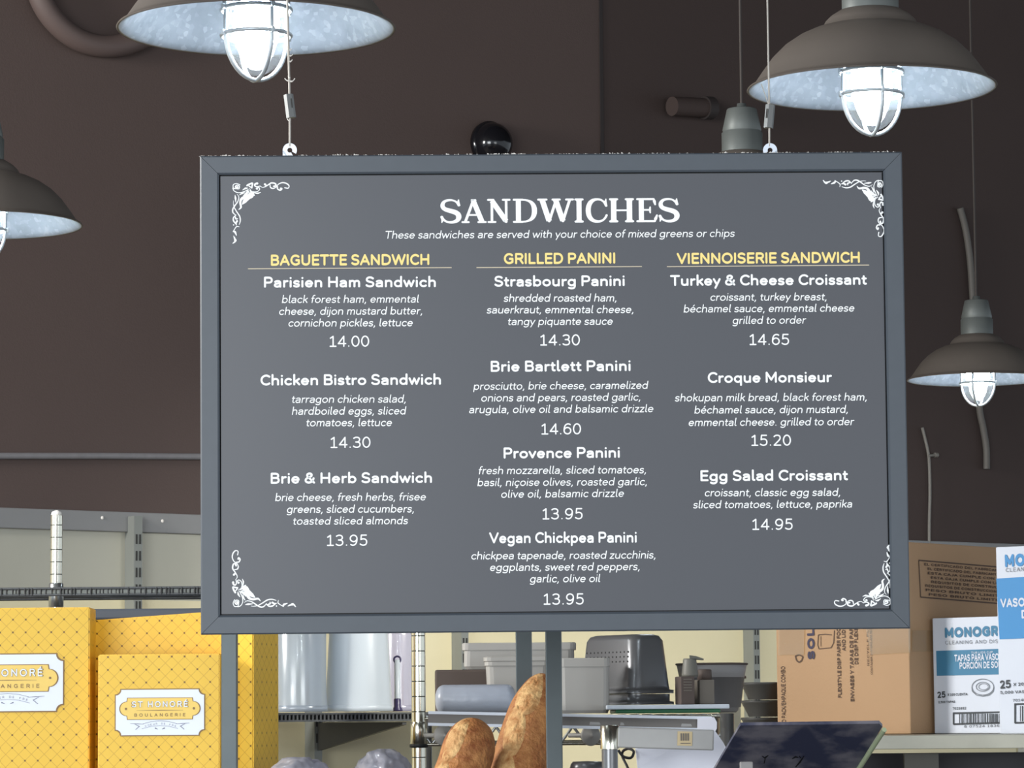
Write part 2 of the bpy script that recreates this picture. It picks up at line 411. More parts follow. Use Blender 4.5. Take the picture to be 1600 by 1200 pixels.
g('G', 530, [arc(300, 352, 300, 352, 48, 290) + [(530, 90), (530, 335), (350, 335)]], 45, 60)
g('H', 490, [[(0, 0), (0, H)], [(490, 0), (490, H)], [(0, 360), (490, 360)]], 75, 75)
g('I', 0, [[(0, 0), (0, H)]], 75, 75)
g('J', 280, [[(280, H)] + bez((280, 190), (280, 60), (210, 0), (110, 0), (60, 0), (30, 10), (0, 30))], 20, 75)
g('K', 450, [[(0, 0), (0, H)], [(430, H), (10, 300)], [(140, 420), (450, 0)]], 75, 12)
g('L', 360, [[(0, H), (0, 0), (360, 0)]], 75, 15)
g('M', 590, [[(0, 0), (0, H), (295, 160), (590, H), (590, 0)]], 75, 75)
g('N', 490, [[(0, 0), (0, H), (490, 0), (490, H)]], 75, 75)
g('O', 620, [arc(310, 352, 310, 352, 0, 360, 32)], 45, 45)
g('P', 430, [[(0, 0), (0, H)] + bez((235, H), (370, H), (430, 620), (430, 510), (430, 390), (370, 315), (235, 315)) + [(0, 315)]], 75, 30)
g('Q', 620, [arc(310, 352, 310, 352, 0, 360, 32), [(380, 170), (600, -30)]], 45, 45)
g('R', 450, [[(0, 0), (0, H)] + bez((235, H), (370, H), (430, 630), (430, 525), (430, 410), (370, 335), (235, 335)) + [(0, 335)], [(240, 335), (450, 0)]], 75, 25)
g('S', 430, [bez((405, 620), (345, 680), (280, 705), (215, 705), (90, 705), (15, 630), (15, 530), (15, 420), (90, 390), (215, 360), (350, 325), (430, 290), (430, 185), (430, 70), (340, 0), (215, 0), (130, 0), (60, 30), (0, 90))], 42, 42)
g('T', 510, [[(0, H), (510, H)], [(255, H), (255, 0)]], 15, 15)
g('U', 480, [[(0, H)] + bez((0, 270), (0, 90), (90, 0), (240, 0), (390, 0), (480, 90), (480, 270)) + [(480, H)]], 70, 70)
g('V', 560, [[(0, H), (280, 0), (560, H)]], 10, 10)
g('W', 860, [[(0, H), (215, 0), (430, 690), (645, 0), (860, H)]], 10, 10)
g('X', 490, [[(0, H), (490, 0)], [(490, H), (0, 0)]], 12, 12)
g('Y', 500, [[(0, H), (250, 310), (500, H)], [(250, 310), (250, 0)]], 10, 10)
g('Z', 450, [[(0, H), (450, H), (0, 0), (450, 0)]], 35, 35)
g('É', 385, G['E'][1] + [[(170, 810), (260, 900)]], 75, 25)
g('Ó', 620, G['O'][1] + [[(290, 810), (380, 900)]], 45, 45)
g('0', 430, [arc(215, 352, 215, 352, 0, 360, 28)], 48, 48)
g('1', 350, [[(10, 575), (180, H), (180, 0)], [(0, 0), (350, 0)]], 50, 40)
g('2', 410, [bez((15, 610), (60, 670), (125, 705), (200, 705), (330, 705), (390, 630), (390, 530), (390, 440), (340, 370), (265, 285)) + [(10, 0), (410, 0)]], 45, 45)
g('3', 400, [bez((15, 640), (70, 690), (130, 705), (190, 705), (310, 705), (375, 640), (375, 545), (375, 440), (300, 378), (190, 375)) + [(140, 375)], bez((190, 375), (330, 375), (400, 300), (400, 195), (400, 70), (320, 0), (190, 0), (110, 0), (50, 25), (0, 70))], 45, 45)
g('4', 460, [[(345, 0), (345, H), (0, 185), (460, 185)]], 35, 30)
g('5', 400, [[(375, H), (70, H), (45, 395)] + bez((45, 395), (95, 428), (150, 440), (205, 440), (335, 440), (400, 350), (400, 225), (400, 85), (320, 0), (195, 0), (115, 0), (60, 25), (0, 75))], 45, 45)
g('6', 420, [arc(212, 225, 208, 225, 0, 360, 24), bez((4, 225), (0, 520), (90, 705), (250, 705), (310, 705), (350, 690), (385, 655))], 45, 45)
g('7', 410, [[(0, H), (410, H), (110, 0)]], 40, 30)
g('8', 420, [arc(210, 190, 210, 190, 0, 360, 24), arc(210, 543, 180, 163, 0, 360, 24)], 45, 45)
g('9', 420, [arc(208, 480, 208, 225, 0, 360, 24), bez((416, 480), (420, 185), (330, 0), (170, 0), (110, 0), (70, 15), (35, 50))], 45, 45)
g('.', 0, [dot(0, 10)], 85, 85); g(',', 20, [[(20, 20), (20, -20), (-25, -120)]], 75, 80)
g('&', 540, [bez((530, 0), (330, 240), (140, 440), (110, 500), (60, 620), (140, 705), (240, 705), (340, 705), (400, 640), (380, 560), (360, 470), (250, 430), (140, 370), (40, 310), (0, 260), (0, 180), (0, 70), (80, 0), (200, 0), (360, 0), (480, 150), (500, 330))], 40, 20)
g('-', 220, [[(0, 260), (220, 260)]], 50, 50); g("'", 0, [[(0, H), (0, 540)]], 60, 60); g('/', 260, [[(0, -60), (260, 760)]], 20, 20)
def layout(text, wt, track=0.):
    """strokes of a line at weight wt in 1/1000 em, and its inked width"""
    half = wt/2; out = []; x = 0; first = True
    def my(y):
        if y < 0: return y+half
        if y <= X: return half + y*(X-wt)/X
        if y <= H: return X-half + (y-X)
        return y-half
    def my_cap(y):
        return half + y*(H-wt)/H if 0 <= y <= H else (y+half if y < 0 else y-half)
    for i, ch in enumerate(text):
        if ch == ' ': x += 255+track; continue
        wd, st, lb, rb = G[ch]
        x += 0 if first else lb*.9
        first = False
        f = my_cap if (ch.isupper() or ch.isdigit() or ch == '&') else my
        for s in st: out.append([(x+half+px, f(py)) for px, py in s])
        x += wd + wt; last = x; x += rb*.9 + track
    return out, last
LAYER = [0]
def layered(tf, nv):
    """each piece of a stroke lies a hair above the last, as wet ink does, so no two share one plane"""
    LAYER[0] = (LAYER[0]+1) % 14
    off = nv*(LAYER[0]*9e-6)
    return lambda a, b: tf(a, b)+off
def ribbon(mb, pts, half, tf0, mi=0, square=False, nv=Vector((0, -1, 0))):
    """flat stroke with round joins and ends; tf maps 2-D to the surface"""
    n = len(pts)
    tf = layered(tf0, nv)
    def disc(p, k=12):
        tf = layered(tf0, nv)
        vs = [tf(p[0]+half*math.cos(2*math.pi*i/k), p[1]+half*math.sin(2*math.pi*i/k)) for i in range(k)]
        mb.add(vs, [tuple(range(k))], mi)
    L = []; R = []
    runs = []; cur = [pts[0]]
    for i in range(1, n):
        cur.append(pts[i])
        if i < n-1:
            a = math.atan2(pts[i][1]-pts[i-1][1], pts[i][0]-pts[i-1][0]); b = math.atan2(pts[i+1][1]-pts[i][1], pts[i+1][0]-pts[i][0])
            d = abs((b-a+math.pi) % (2*math.pi)-math.pi)
            if d > math.radians(32): runs.append(cur); cur = [pts[i]]; disc(pts[i])
    runs.append(cur)
    if not square: disc(pts[0]); disc(pts[-1])
    for run in runs:
        tf = layered(tf0, nv)
        vs = []; fs = []; m = len(run)
        for i in range(m):
            a = run[max(0, i-1)]; b = run[min(m-1, i+1)]
            dx, dy = b[0]-a[0], b[1]-a[1]; l = math.hypot(dx, dy) or 1
            nx, ny = -dy/l*half, dx/l*half
            ex = ey = 0
            if square and (i == 0 or i == m-1): ex = dx/l*0; ey = 0
            vs += [tf(run[i][0]+nx, run[i][1]+ny), tf(run[i][0]-nx, run[i][1]-ny)]
        for i in range(m-1): fs.append((2*i, 2*i+1, 2*i+3, 2*i+2))
        mb.add(vs, fs, mi)
def text_to(mb, text, o, u, v, width, em, wt, shear=0., track=0., lift=None, mi=0):
    """line of text with its ink from o along u over width; em = size of 1 em; u, v unit vectors"""
    o, u, v = Vector(o), Vector(u).normalized(), Vector(v).normalized()
    n = u.cross(v).normalized()*(lift if lift is not None else .0004)
    if width and len(text) > 3:                     # open or close the letter spacing before stretching the letters
        _, w0 = layout(text, wt, track)
        w0 += 120*shear
        track += max(-12, min(60, (width/em*1000-w0)/(len(text)-1)))
    st, wd = layout(text, wt, track)
    ys = [p[1] for s in st for p in s]
    xs = [p[0]+shear*p[1] for s in st for p in s]; x0, x1 = min(xs)-wt/2, max(xs)+wt/2
    sx = width/(x1-x0) if width else em/1000; sy = em/1000
    for s in st:
        ribbon(mb, s, wt/2, lambda a, b: o + u*((a+shear*b-x0)*sx) + v*(b*sy) + n, mi, nv=u.cross(v))
    return mb

# ================================================================ the setting
WO = Vector((-1.35, 9.0, 0)); WU = Vector((math.cos(math.radians(38)), math.sin(math.radians(38)), 0)); WN = Vector((WU.y, -WU.x, 0)); UP = Vector((0, 0, 1))
def on_wall(px, py, off=0.): return on_plane(px, py, WO+WN*off, WN)
def wall_t(px): return (on_wall(px, 1000)-WO).dot(WU)
TRIM_Z = on_wall(155, 799).z; TRIM_H = .054
zt0 = TRIM_Z - TRIM_H
b = MB()
a, e = WO+WU*-4.5, WO+WU*9
zg = on_wall(150, 936).z
b.add([a+UP*0, e+UP*0, e+UP*zg, a+UP*zg], [(0, 1, 2, 3)], 1)
b.add([a+UP*zg, e+UP*zg, e+UP*zt0, a+UP*zt0], [(0, 1, 2, 3)], 3)
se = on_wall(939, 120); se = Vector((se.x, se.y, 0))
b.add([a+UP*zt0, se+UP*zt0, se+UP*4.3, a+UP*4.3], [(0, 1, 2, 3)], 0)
b.add([se+UP*zt0, e+UP*zt0, e+UP*4.3, se+UP*4.3], [(0, 1, 2, 3)], 2)  # right of the seam the brown is deepened so this side reads darker
b.add([a-WN*.12, e-WN*.12, e-WN*.12+UP*4.3, a-WN*.12+UP*4.3], [(3, 2, 1, 0)], 0)
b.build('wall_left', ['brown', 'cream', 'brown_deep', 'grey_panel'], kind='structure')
b = MB(); c = WO+WU*2.25+UP*(TRIM_Z-TRIM_H/2)+WN*.008
rot = Matrix((WU, -WN, UP)).transposed()
b.box(c, (13.4, .016, TRIM_H), rot, bev=.003)
b.build('trim_1', 'trim', kind='structure')
MB().box((1.5, 4.5, -.05), (16, 21, .1)).build('floor', 'floor', kind='structure')
MB().box((1.5, 7.0, 4.38), (16, 16, .1)).build('ceiling', 'ceiling', kind='structure')
b = MB(); p0 = on_wall(939, 120)
b.box(Vector((p0.x, p0.y, (zt0+4.3)/2))+WN*.002, (.013, .004, 4.3-TRIM_Z), rot)
b.build('trim_2', 'brown_dark', kind='structure')
# screw heads on the trim
b = MB()
for px, py in ((160, 809), (254, 814)):
    q = on_wall(px, py, .017); b.lathe([(0, .003), (.004, .002), (.005, 0)], Matrix.Translation(q) @ WN.to_track_quat('Z', 'Y').to_matrix().to_4x4(), 10)
b.build('trim_screw_heads', 'lint', kind='structure')

# ---------------------------------------------------------------- slotted wall standards and the wall shelf
STD = {}
for px, lab in ((201, 'grey slotted wall standard under the grey trim, seen above the yellow boxes'), (482, 'grey slotted wall standard carrying the dark tapered bracket'), (711, 'grey slotted wall standard behind the translucent plastic roll'), (1166, 'grey slotted wall standard beside the beige carton and cardboard box')):
    t = wall_t(px); base = WO+WU*t+UP*.9
    r = thing('wall_standard', lab, 'wall standard', base, 0, 'slotted standards on the wall')
    hgt = TRIM_Z-.9-(.0 if px > 220 else -.0)-.012
    b = MB(); b.box(base+WN*.024+UP*hgt/2, (.026, .047, hgt), rot)
    b.build('channel', 'standard', r)
    b = MB()
    k = 0
    z = 1.55
    while z < .9+hgt-.05:
        for s in (-1, 1): b.box(Vector((base.x, base.y, z))+WN*.048+WU*s*.0055, (.0045, .003, .026), rot)
        z += .045
    # slots along the side facing the room
    z = 1.55
    while z < .9+hgt-.05:
        b.box(Vector((base.x, base.y, z))+WN*.032+WU*.0135, (.002, .012, .026), rot); z += .045
    b.build('slots', 'slot', r)
    STD[px] = base
SH_Z = P(540, 1113, 9.0).z
t0, t1 = wall_t(482)-.42, wall_t(482)+.50
mid = (t0+t1)/2; L = t1-t0
r = thing('wall_shelf', 'dark grey shelf with slotted front edge carrying the clear and white containers', 'shelf', WO+WU*mid+UP*(SH_Z-.02))
b = MB(); b.box(WO+WU*mid+WN*.255+UP*(SH_Z-.004), (L, .40, .008), rot); b.build('shelf_board', 'shelf_dark', r)
b = MB()
for z in (SH_Z-.0025, SH_Z-.0215): b.box(WO+WU*mid+WN*.458+UP*z, (L, .006, .005), rot)
n = 74
for k in range(n):
    b.box(WO+WU*(t0+L*(k+.5)/n)+WN*.457+UP*(SH_Z-.012), (.005, .004, .016), rot)
b.build('slotted_lip', 'shelf_dark', r)
b = MB(); b.box(WO+WU*mid+WN*.45+UP*(SH_Z-.012), (L, .004, .022), rot); b.build('lip_backing', 'black', r)
b = MB(); tb = wall_t(482)
poly = [(.05, -.027), (.45, -.027), (.45, -.034), (.05, -.104)]
b.prism(poly, WO+WU*(tb-.0)+UP*SH_Z, WN, UP, WU, -.004, .010)
b.build('shelf_bracket', 'bracket', r)

# ================================================================ the hanging menu sign
SX, SZ, YAW, TILT, SRO, SWD, SHT = 0.0575610805, 2.04768026, 0.0204583059, 0.0212908, 0.00127261, 0.971408627, 0.65920127
su = Vector((math.cos(YAW), math.sin(YAW), 0)); sn0 = Vector((su.y, -su.x, 0))
sv = UP*math.cos(TILT)+sn0*math.sin(TILT)
su, sv = su*math.cos(SRO)+sv*math.sin(SRO), sv*math.cos(SRO)-su*math.sin(SRO)
sn = su.cross(sv)
S0 = Vector((SX, 4.68, SZ))
def sp(px, py):                                   # 2-D place on the sign face
    q = on_plane(px, py, S0, sn)-S0; return q.dot(su), q.dot(sv)
sign = thing('menu_sign', 'large framed charcoal menu board headed SANDWICHES, hung on two cables', 'sign', S0-sv*SHT/2)
HA, HB = SWD/2, SHT/2; FW = .0262
def rail(c0, c1, c2, c3):                         # outer a, outer b, inner b, inner a
    b = MB(); d0, d1, d2 = -.022, .0055, .0035
    def V(p, d): return S0+su*p[0]+sv*p[1]+sn*d
    ins = .0022
    def lerp(p, q, t): return (p[0]+(q[0]-p[0])*t, p[1]+(q[1]-p[1])*t)
    o0, o1 = lerp(c0, c3, .07), lerp(c1, c2, .07); i0, i1 = lerp(c3, c0, .10), lerp(c2, c1, .10)
    vs = [V(c0, d0), V(c1, d0), V(c2, d0), V(c3, d0), V(c0, d1-.0018), V(c1, d1-.0018), V(o1, d1), V(o0, d1), V(i1, d1), V(i0, d1), V(c2, d2), V(c3, d2)]
    fs = [(4, 5, 6, 7), (7, 6, 8, 9), (9, 8, 10, 11), (0, 1, 5, 4), (3, 2, 1, 0), (11, 10, 2, 3), (0, 4, 7, 9, 11, 3), (1, 2, 10, 8, 6, 5)]
    return b.add(vs, fs)
g_ = .0003
O = [(-HA, HB), (HA, HB), (HA, -HB), (-HA, -HB)]
I = [(-HA+FW, HB-FW), (HA-FW, HB-FW), (HA-FW, -HB+FW), (-HA+FW, -HB+FW)]
for k in range(4):
    j = (k+1) % 4
    d = Vector((O[j][0]-O[k][0], O[j][1]-O[k][1])).normalized()*g_
    rail((O[k][0]+d.x, O[k][1]+d.y), (O[j][0]-d.x, O[j][1]-d.y), (I[j][0]-d.x, I[j][1]-d.y), (I[k][0]+d.x, I[k][1]+d.y)).build('frame_rail', 'frame', sign)
b = MB(); b.prism([(-HA+.01, -HB+.01), (HA-.01, -HB+.01), (HA-.01, HB-.01), (-HA+.01, HB-.01)], S0, su, sv, sn, -.016, -.004); b.build('backing', 'black', sign)
pw, ph = HA-FW-.0017, HB-FW-.0017
b = MB(); b.prism([(-pw, -ph), (pw, -ph), (pw, ph), (-pw, ph)], S0, su, sv, sn, -.003, 0.); b.build('poster', 'poster', sign)
PXM = 4.695/F                                      # metres per pixel on the sign
def sign_text(name, text, x0, y0, x1, y1, em_px, wt, shear=0., matl='white_ink'):
    b = MB()
    lines = text if isinstance(text, list) else [(text, x0, y0, x1, y1)]
    for tx, ax, ay, bx, by in lines:
        p, q = sp(ax, ay), sp(bx, by)
        o = S0+su*p[0]+sv*p[1]; e_ = S0+su*q[0]+sv*q[1]; u = (e_-o)
        text_to(b, tx, o, u, sn.cross(u), u.length, em_px*PXM, wt, shear, lift=.0005)
    return b.build(name, matl, sign)
sign_text('subtitle_lettering', 'These sandwiches are served with your choice of mixed greens or chips', 602.5, 373.2, 1148, 370.3, 17.6, 84, .16)
for tx, x0, y0, x1, y1, rx0, ry0, rx1, ry1 in (
    ('BAGUETTE SANDWICH', 423.3, 415.4, 670.8, 414.2, 387.5, 420, 705.7, 418.2),
    ('GRILLED PANINI', 787.3, 413, 961.3, 412, 744.5, 418.2, 1003, 416.5),
    ('VIENNOISERIE SANDWICH', 1057.5, 412.7, 1343.5, 410.8, 1042, 416.7, 1358, 414.2)):
    sign_text('heading_lettering', tx, x0, y0, x1, y1, 25.2, 142, 0, 'yellow_ink')
    b = MB(); p, q = sp(rx0, ry0), sp(rx1, ry1)
    o = S0+su*p[0]+sv*p[1]; u = S0+su*q[0]+sv*q[1]-o
    v_ = sn.cross(u).normalized()*.00055; b.add([o-v_+sn*.0005, o+u-v_+sn*.0005, o+u+v_+sn*.0005, o+v_+sn*.0005], [(0, 1, 2, 3)])
    b.build('heading_rule', 'rule_ink', sign)
for tx, x0, y0, x1, y1 in (
    ('Parisien Ham Sandwich', 412.5, 449.6, 681, 448.8), ('Chicken Bistro Sandwich', 407, 602.6, 689, 601.2), ('Brie & Herb Sandwich', 423, 756, 675, 754.6),
    ('Strasbourg Panini', 772.5, 448.1, 976, 447.1), ('Brie Bartlett Panini', 766.8, 581.1, 985.3, 579.8), ('Provence Panini', 786.9, 716.6, 968.4, 715.3), ('Vegan Chickpea Panini', 764.4, 849.2, 994.8, 847.8),
    ('Turkey & Cheese Croissant', 1047, 447, 1354.5, 445), ('Croque Monsieur', 1105.8, 598.6, 1300, 597.4), ('Egg Salad Croissant', 1094.5, 752.1, 1325, 750.6)):
    sign_text('item_name_lettering', tx, x0, y0, x1, y1, 24.6, 130)
for lines in (
    [('black forest ham, emmental', 440.5, 473.7, 654.5, 473), ('cheese, dijon mustard butter,', 436.2, 492.3, 659.5, 491.5), ('cornichon pickles, lettuce', 450.8, 510.6, 645, 510)],
    [('tarragon chicken salad,', 456.2, 629.8, 633.8, 629.2), ('hardboiled eggs, sliced', 456.2, 648.3, 635, 647.7), ('tomatoes, lettuce', 478.8, 666.4, 612.5, 666)],
    [('brie cheese, fresh herbs, frisee', 430, 783.2, 665.5, 782.1), ('greens, sliced cucumbers,', 448, 801.7, 646.5, 800.8), ('toasted sliced almonds', 458.2, 820.1, 637.5, 819.2)],
    [('shredded roasted ham,', 787, 471.8, 963, 471.2), ('sauerkraut, emmental cheese,', 760.5, 490.1, 989.5, 489.3), ('tangy piquante sauce', 793.8, 508.3, 957.5, 507.7)],
    [('prosciutto, brie cheese, caramelized', 739.4, 609.4, 1013.2, 607.7), ('onions and pears, roasted garlic,', 752, 627.7, 1000.4, 626.1), ('arugula, olive oil and balsamic drizzle', 733, 646, 1020.9, 644.2)],
    [('fresh mozzarella, sliced tomatoes,', 748, 741.3, 1009.2, 739.7), ('basil, niçoise olives, roasted garlic,', 746, 759.8, 1010.5, 758.3), ('olive oil, balsamic drizzle', 783.2, 778, 975, 776.5)],
    [('chickpea tapenade, roasted zucchinis,', 736.5, 874.4, 1024, 872.8), ('eggplants, sweet red peppers,', 765.7, 892.4, 999.3, 891), ('garlic, olive oil', 827.8, 910.3, 937.8, 909.6)],
    [('croissant, turkey breast,', 1110, 470.2, 1291.3, 469.5), ('béchamel sauce, emmental cheese', 1068.2, 488.6, 1335, 487), ('grilled to order', 1144.5, 506.4, 1259.8, 505.8)],
    [('shokupan milk bread, black forest ham,', 1054.5, 627.5, 1354, 626), ('béchamel sauce, dijon mustard,', 1085, 646.5, 1324.5, 645.3), ('emmental cheese. grilled to order', 1076, 666, 1335, 664.5)],
    [('croissant, classic egg salad,', 1101.2, 775.8, 1312.5, 774.9), ('sliced tomatoes, lettuce, paprika', 1083, 794.5, 1331.5, 793.2)]):
    sign_text('description_lettering', lines, 0, 0, 0, 0, 17.6, 86, .16)
for tx, x0, x1, y in (('14.00', 515, 577, 542), ('14.30', 516.5, 579, 700), ('13.95', 510.8, 574, 853), ('14.30', 844.2, 906.2, 540), ('14.60', 846, 908, 679), ('13.95', 847.6, 910.4, 811.6), ('13.95', 849.4, 912, 944.8), ('14.65', 1171.2, 1233, 539.2), ('15.20', 1174, 1236, 696.7), ('14.95', 1175.5, 1238.5, 828)):
    sign_text('price_lettering', tx, x0, y+.2, x1, y-.2, 25.0, 84)

# title in a soft serif: each letter an outline of strokes with flared ends, in 1/1000 of the cap height
def taper(mb, pts, ws, tf0, nv=Vector((0, -1, 0)), cap=1e9):
    """stroke of changing width"""
    n = len(pts); vs = []; tf = layered(tf0, nv)
    for i in range(n):
        a_, c_ = pts[max(0, i-1)], pts[min(n-1, i+1)]
        dx, dy = c_[0]-a_[0], c_[1]-a_[1]; l = math.hypot(dx, dy) or 1
        h = ws[i]/2; nx, ny = -dy/l*h, dx/l*h
        vs += [tf(pts[i][0]+nx, pts[i][1]+ny), tf(pts[i][0]-nx, pts[i][1]-ny)]
    mb.add(vs, [(2*i, 2*i+1, 2*i+3, 2*i+2) for i in range(n-1)])
    for i in (0, n-1):
        if ws[i] > cap: continue
        k = 12; h = ws[i]/2; tf = layered(tf0, nv)
        mb.add([tf(pts[i][0]+h*math.cos(2*math.pi*q/k), pts[i][1]+h*math.sin(2*math.pi*q/k)) for q in range(k)], [tuple(range(k))])
def lerpw(n, *ws):
    out = []
    for i in range(n):
        t = i/(n-1)*(len(ws)-1); k = min(int(t), len(ws)-2); out.append(ws[k]+(ws[k+1]-ws[k])*(t-k))
    return out
def title_letter(mb, ch, tf):
    def st(pts, *ws): taper(mb, pts, [q*1.17 for q in lerpw(len(pts), *(ws if len(ws) > 1 else ws*2))], tf, cap=128)
    def ser(x, y, w_=120):                               # bracketed foot or head serif
        s = 1 if y < 500 else -1
        yy = 28 if y < 500 else 972
        st([(x-w_, yy), (x+w_, yy)], 76)
        st([(x, yy+s*110), (x, yy+s*60), (x, yy)], 155, 172, 230)
    def thick(x, y0=40, y1=960): st([(x, y0), (x, y1)], 158)
    if ch == 'S':
        st(bez((620, 740), (570, 900), (470, 975), (330, 972), (170, 968), (80, 870), (85, 740), (92, 600), (200, 560), (350, 510), (520, 455), (625, 400), (620, 240), (615, 90), (490, 20), (340, 24), (200, 28), (110, 110), (60, 260)), 70, 60, 90, 120, 150, 170, 150, 110, 70, 75)
        st([(640, 745), (600, 870), (615, 985)], 60, 80, 30); st([(45, 255), (90, 140), (60, 15)], 60, 80, 30)
    elif ch == 'A':
        st([(95, 40), (395, 940)], 90); st([(395, 950), (720, 40)], 165); st([(205, 330), (600, 330)], 66)
        st([(-5, 28), (215, 28)], 74); st([(590, 28), (850, 28)], 74); st([(395, 930), (470, 960)], 80)
        st([(330, 972), (470, 972)], 50)
    elif ch == 'N':
        st([(145, 60), (145, 940)], 84); st([(150, 930), (680, 70)], 175); st([(690, 40), (690, 940)], 84)
        st([(20, 28), (270, 28)], 74); st([(5, 972), (200, 972)], 74); st([(570, 972), (815, 972)], 74); st([(640, 60), (690, 30)], 80)
    elif ch == 'D':
        thick(180); st([(20, 28), (330, 28)], 74); st([(20, 972), (330, 972)], 74)
        st([(180, 968)] + bez((330, 968), (620, 968), (760, 800), (760, 500), (760, 200), (620, 32), (330, 32)) + [(180, 32)], 62, 64, 120, 160, 160, 120, 64, 62)
    elif ch == 'W':
        st([(130, 960), (370, 60)], 165); st([(370, 50), (620, 950)], 84); st([(600, 960), (850, 60)], 165); st([(850, 50), (1090, 950)], 84)
        st([(0, 972), (275, 972)], 74); st([(500, 972), (740, 972)], 74); st([(975, 972), (1200, 972)], 74)
    elif ch == 'I':
        thick(150); ser(150, 0, 125); ser(150, 1000, 125)
    elif ch == 'C':
        st(bez((760, 700), (700, 880), (590, 975), (440, 975), (210, 975), (90, 780), (90, 500), (90, 220), (210, 25), (450, 25), (600, 25), (710, 110), (775, 290)), 84, 66, 80, 150, 165, 150, 90, 70, 75)
        st([(775, 690), (730, 850), (755, 985)], 60, 90, 30)
    elif ch == 'H':
        thick(160); thick(690); st([(160, 500), (690, 500)], 64)
        for x in (160, 690): ser(x, 0, 112); ser(x, 1000, 112)
    elif ch == 'E':
        thick(160); st([(20, 28), (640, 28)], 74); st([(20, 972), (600, 972)], 74); st([(160, 510), (470, 510)], 64)
        st([(610, 990), (630, 880), (660, 740)], 40, 96, 56); st([(640, 10), (670, 130), (720, 280)], 40, 100, 56); st([(480, 390), (465, 510), (480, 630)], 46, 72, 46)
TX = (('S', 33, 165), ('A', 165, 322), ('N', 325, 472), ('D', 485, 637), ('W', 638, 868), ('I', 870, 928), ('C', 940, 1078), ('H', 1086, 1243), ('E', 1256, 1391), ('S', 1395, 1527))
b = MB(); p, q = sp(688, 348.4), sp(1062, 346.4)
o_ = S0+su*p[0]+sv*p[1]+sn*.0005; u_ = S0+su*q[0]+sv*q[1]+sn*.0005-o_; v_ = sn.cross(u_).normalized()
kx = u_.length/(1527-33); ky = 37.0*PXM/1000; un = u_.normalized()
for c_, xa, xb in TX:
    probe = MB(); title_letter(probe, c_, lambda a_, d_: Vector((a_, 0, d_)))
    lo, hi = min(v.x for v in probe.v), max(v.x for v in probe.v)
    title_letter(b, c_, lambda a_, d_: o_+un*((xa-33+(a_-lo)/(hi-lo)*(xb-xa))*kx)+v_*(d_*ky))
b.build('title_lettering', 'white_ink', sign)

# corner scrolls: drawn once for the upper left corner (units: 1/10 px of the photo's close-up), then turned
ORN = [  # (points, width profile)
 ([(215, 175), (190, 185), (180, 165), (205, 145), (240, 160), (235, 200), (195, 200), (150, 190), (145, 140), (195, 118), (250, 140)], (26, 14, 12)),
 ([(138, 190), (160, 235), (220, 262), (290, 255), (350, 228), (390, 205)], (14, 12, 16, 8)),
 ([(210, 178), (212, 179)], (34, 34)),
 ([(290, 222), (335, 195), (375, 190)], (6, 30, 6)),
 ([(400, 195), (430, 235), (480, 250), (530, 240), (558, 205), (540, 180), (505, 195)], (8, 12, 14, 18)),
 ([(362, 150), (395, 130), (445, 115), (440, 150), (430, 180), (395, 160), (380, 140)], (28, 24, 14)),
 ([(450, 120), (440, 150), (435, 185)], (8, 20, 24)),
 ([(520, 118), (490, 125), (480, 150), (510, 168), (560, 160)], (34, 22, 10)),
 ([(515, 198), (517, 199)], (34, 34)),
 ([(560, 155), (600, 178), (640, 170), (690, 140), (740, 110), (800, 120), (812, 150), (780, 162)], (8, 12, 18, 22, 24, 26)),
 ([(640, 130), (660, 150)], (34, 22)),
 ([(720, 140), (728, 180), (770, 195), (820, 170), (850, 130), (910, 105), (970, 115), (1015, 150), (1005, 190), (950, 185)], (14, 20, 14, 14, 18, 20, 14, 16)),
 ([(835, 170), (840, 205), (880, 222), (905, 200), (885, 195)], (20, 20, 22, 26)),
 ([(240, 298), (280, 275), (330, 262)], (8, 22, 8)),
 ([(330, 300), (355, 275), (370, 235), (385, 230)], (40, 44, 20, 8)),
 ([(300, 300), (345, 310), (395, 290), (385, 240)], (8, 26, 30, 10)),
 ([(230, 525), (265, 490), (255, 420), (270, 365), (320, 330), (360, 300)], (8, 30, 34, 40, 50, 20)),
 ([(285, 445), (320, 400), (350, 365), (400, 320), (420, 260)], (8, 60, 66, 60, 16)),
 ([(390, 360), (440, 320), (440, 270), (405, 225)], (8, 40, 50, 12)),
 ([(480, 310), (455, 280), (420, 245)], (6, 34, 20)),
 ([(575, 255), (530, 270), (480, 265), (450, 255)], (6, 24, 14, 6)),
 ([(172, 300), (180, 345), (185, 415)], (6, 30, 6)),
 ([(205, 285), (232, 330), (215, 400), (170, 465), (138, 520), (140, 570), (180, 610)], (6, 12, 16, 20, 22, 20, 10)),
 ([(150, 385), (148, 430), (160, 490), (200, 560), (245, 630), (255, 700), (238, 762)], (6, 8, 14, 18, 20, 18, 8)),
 ([(190, 610), (150, 650), (150, 700), (185, 750)], (10, 20, 24, 14)),
 ([(175, 640), (190, 672), (215, 668)], (18, 26, 10)), ([(205, 705), (190, 730), (195, 770)], (30, 26, 10)), ([(150, 765), (152, 766)], (20, 20)),
 ([(240, 795), (200, 790), (170, 825), (145, 870)], (8, 16, 12, 16)), ([(150, 860), (175, 880), (195, 930)], (14, 34, 10)),
 ([(150, 935), (165, 975), (185, 1010), (140, 1052)], (8, 22, 26, 14)), ([(165, 960), (168, 1040)], (20, 12)),
]
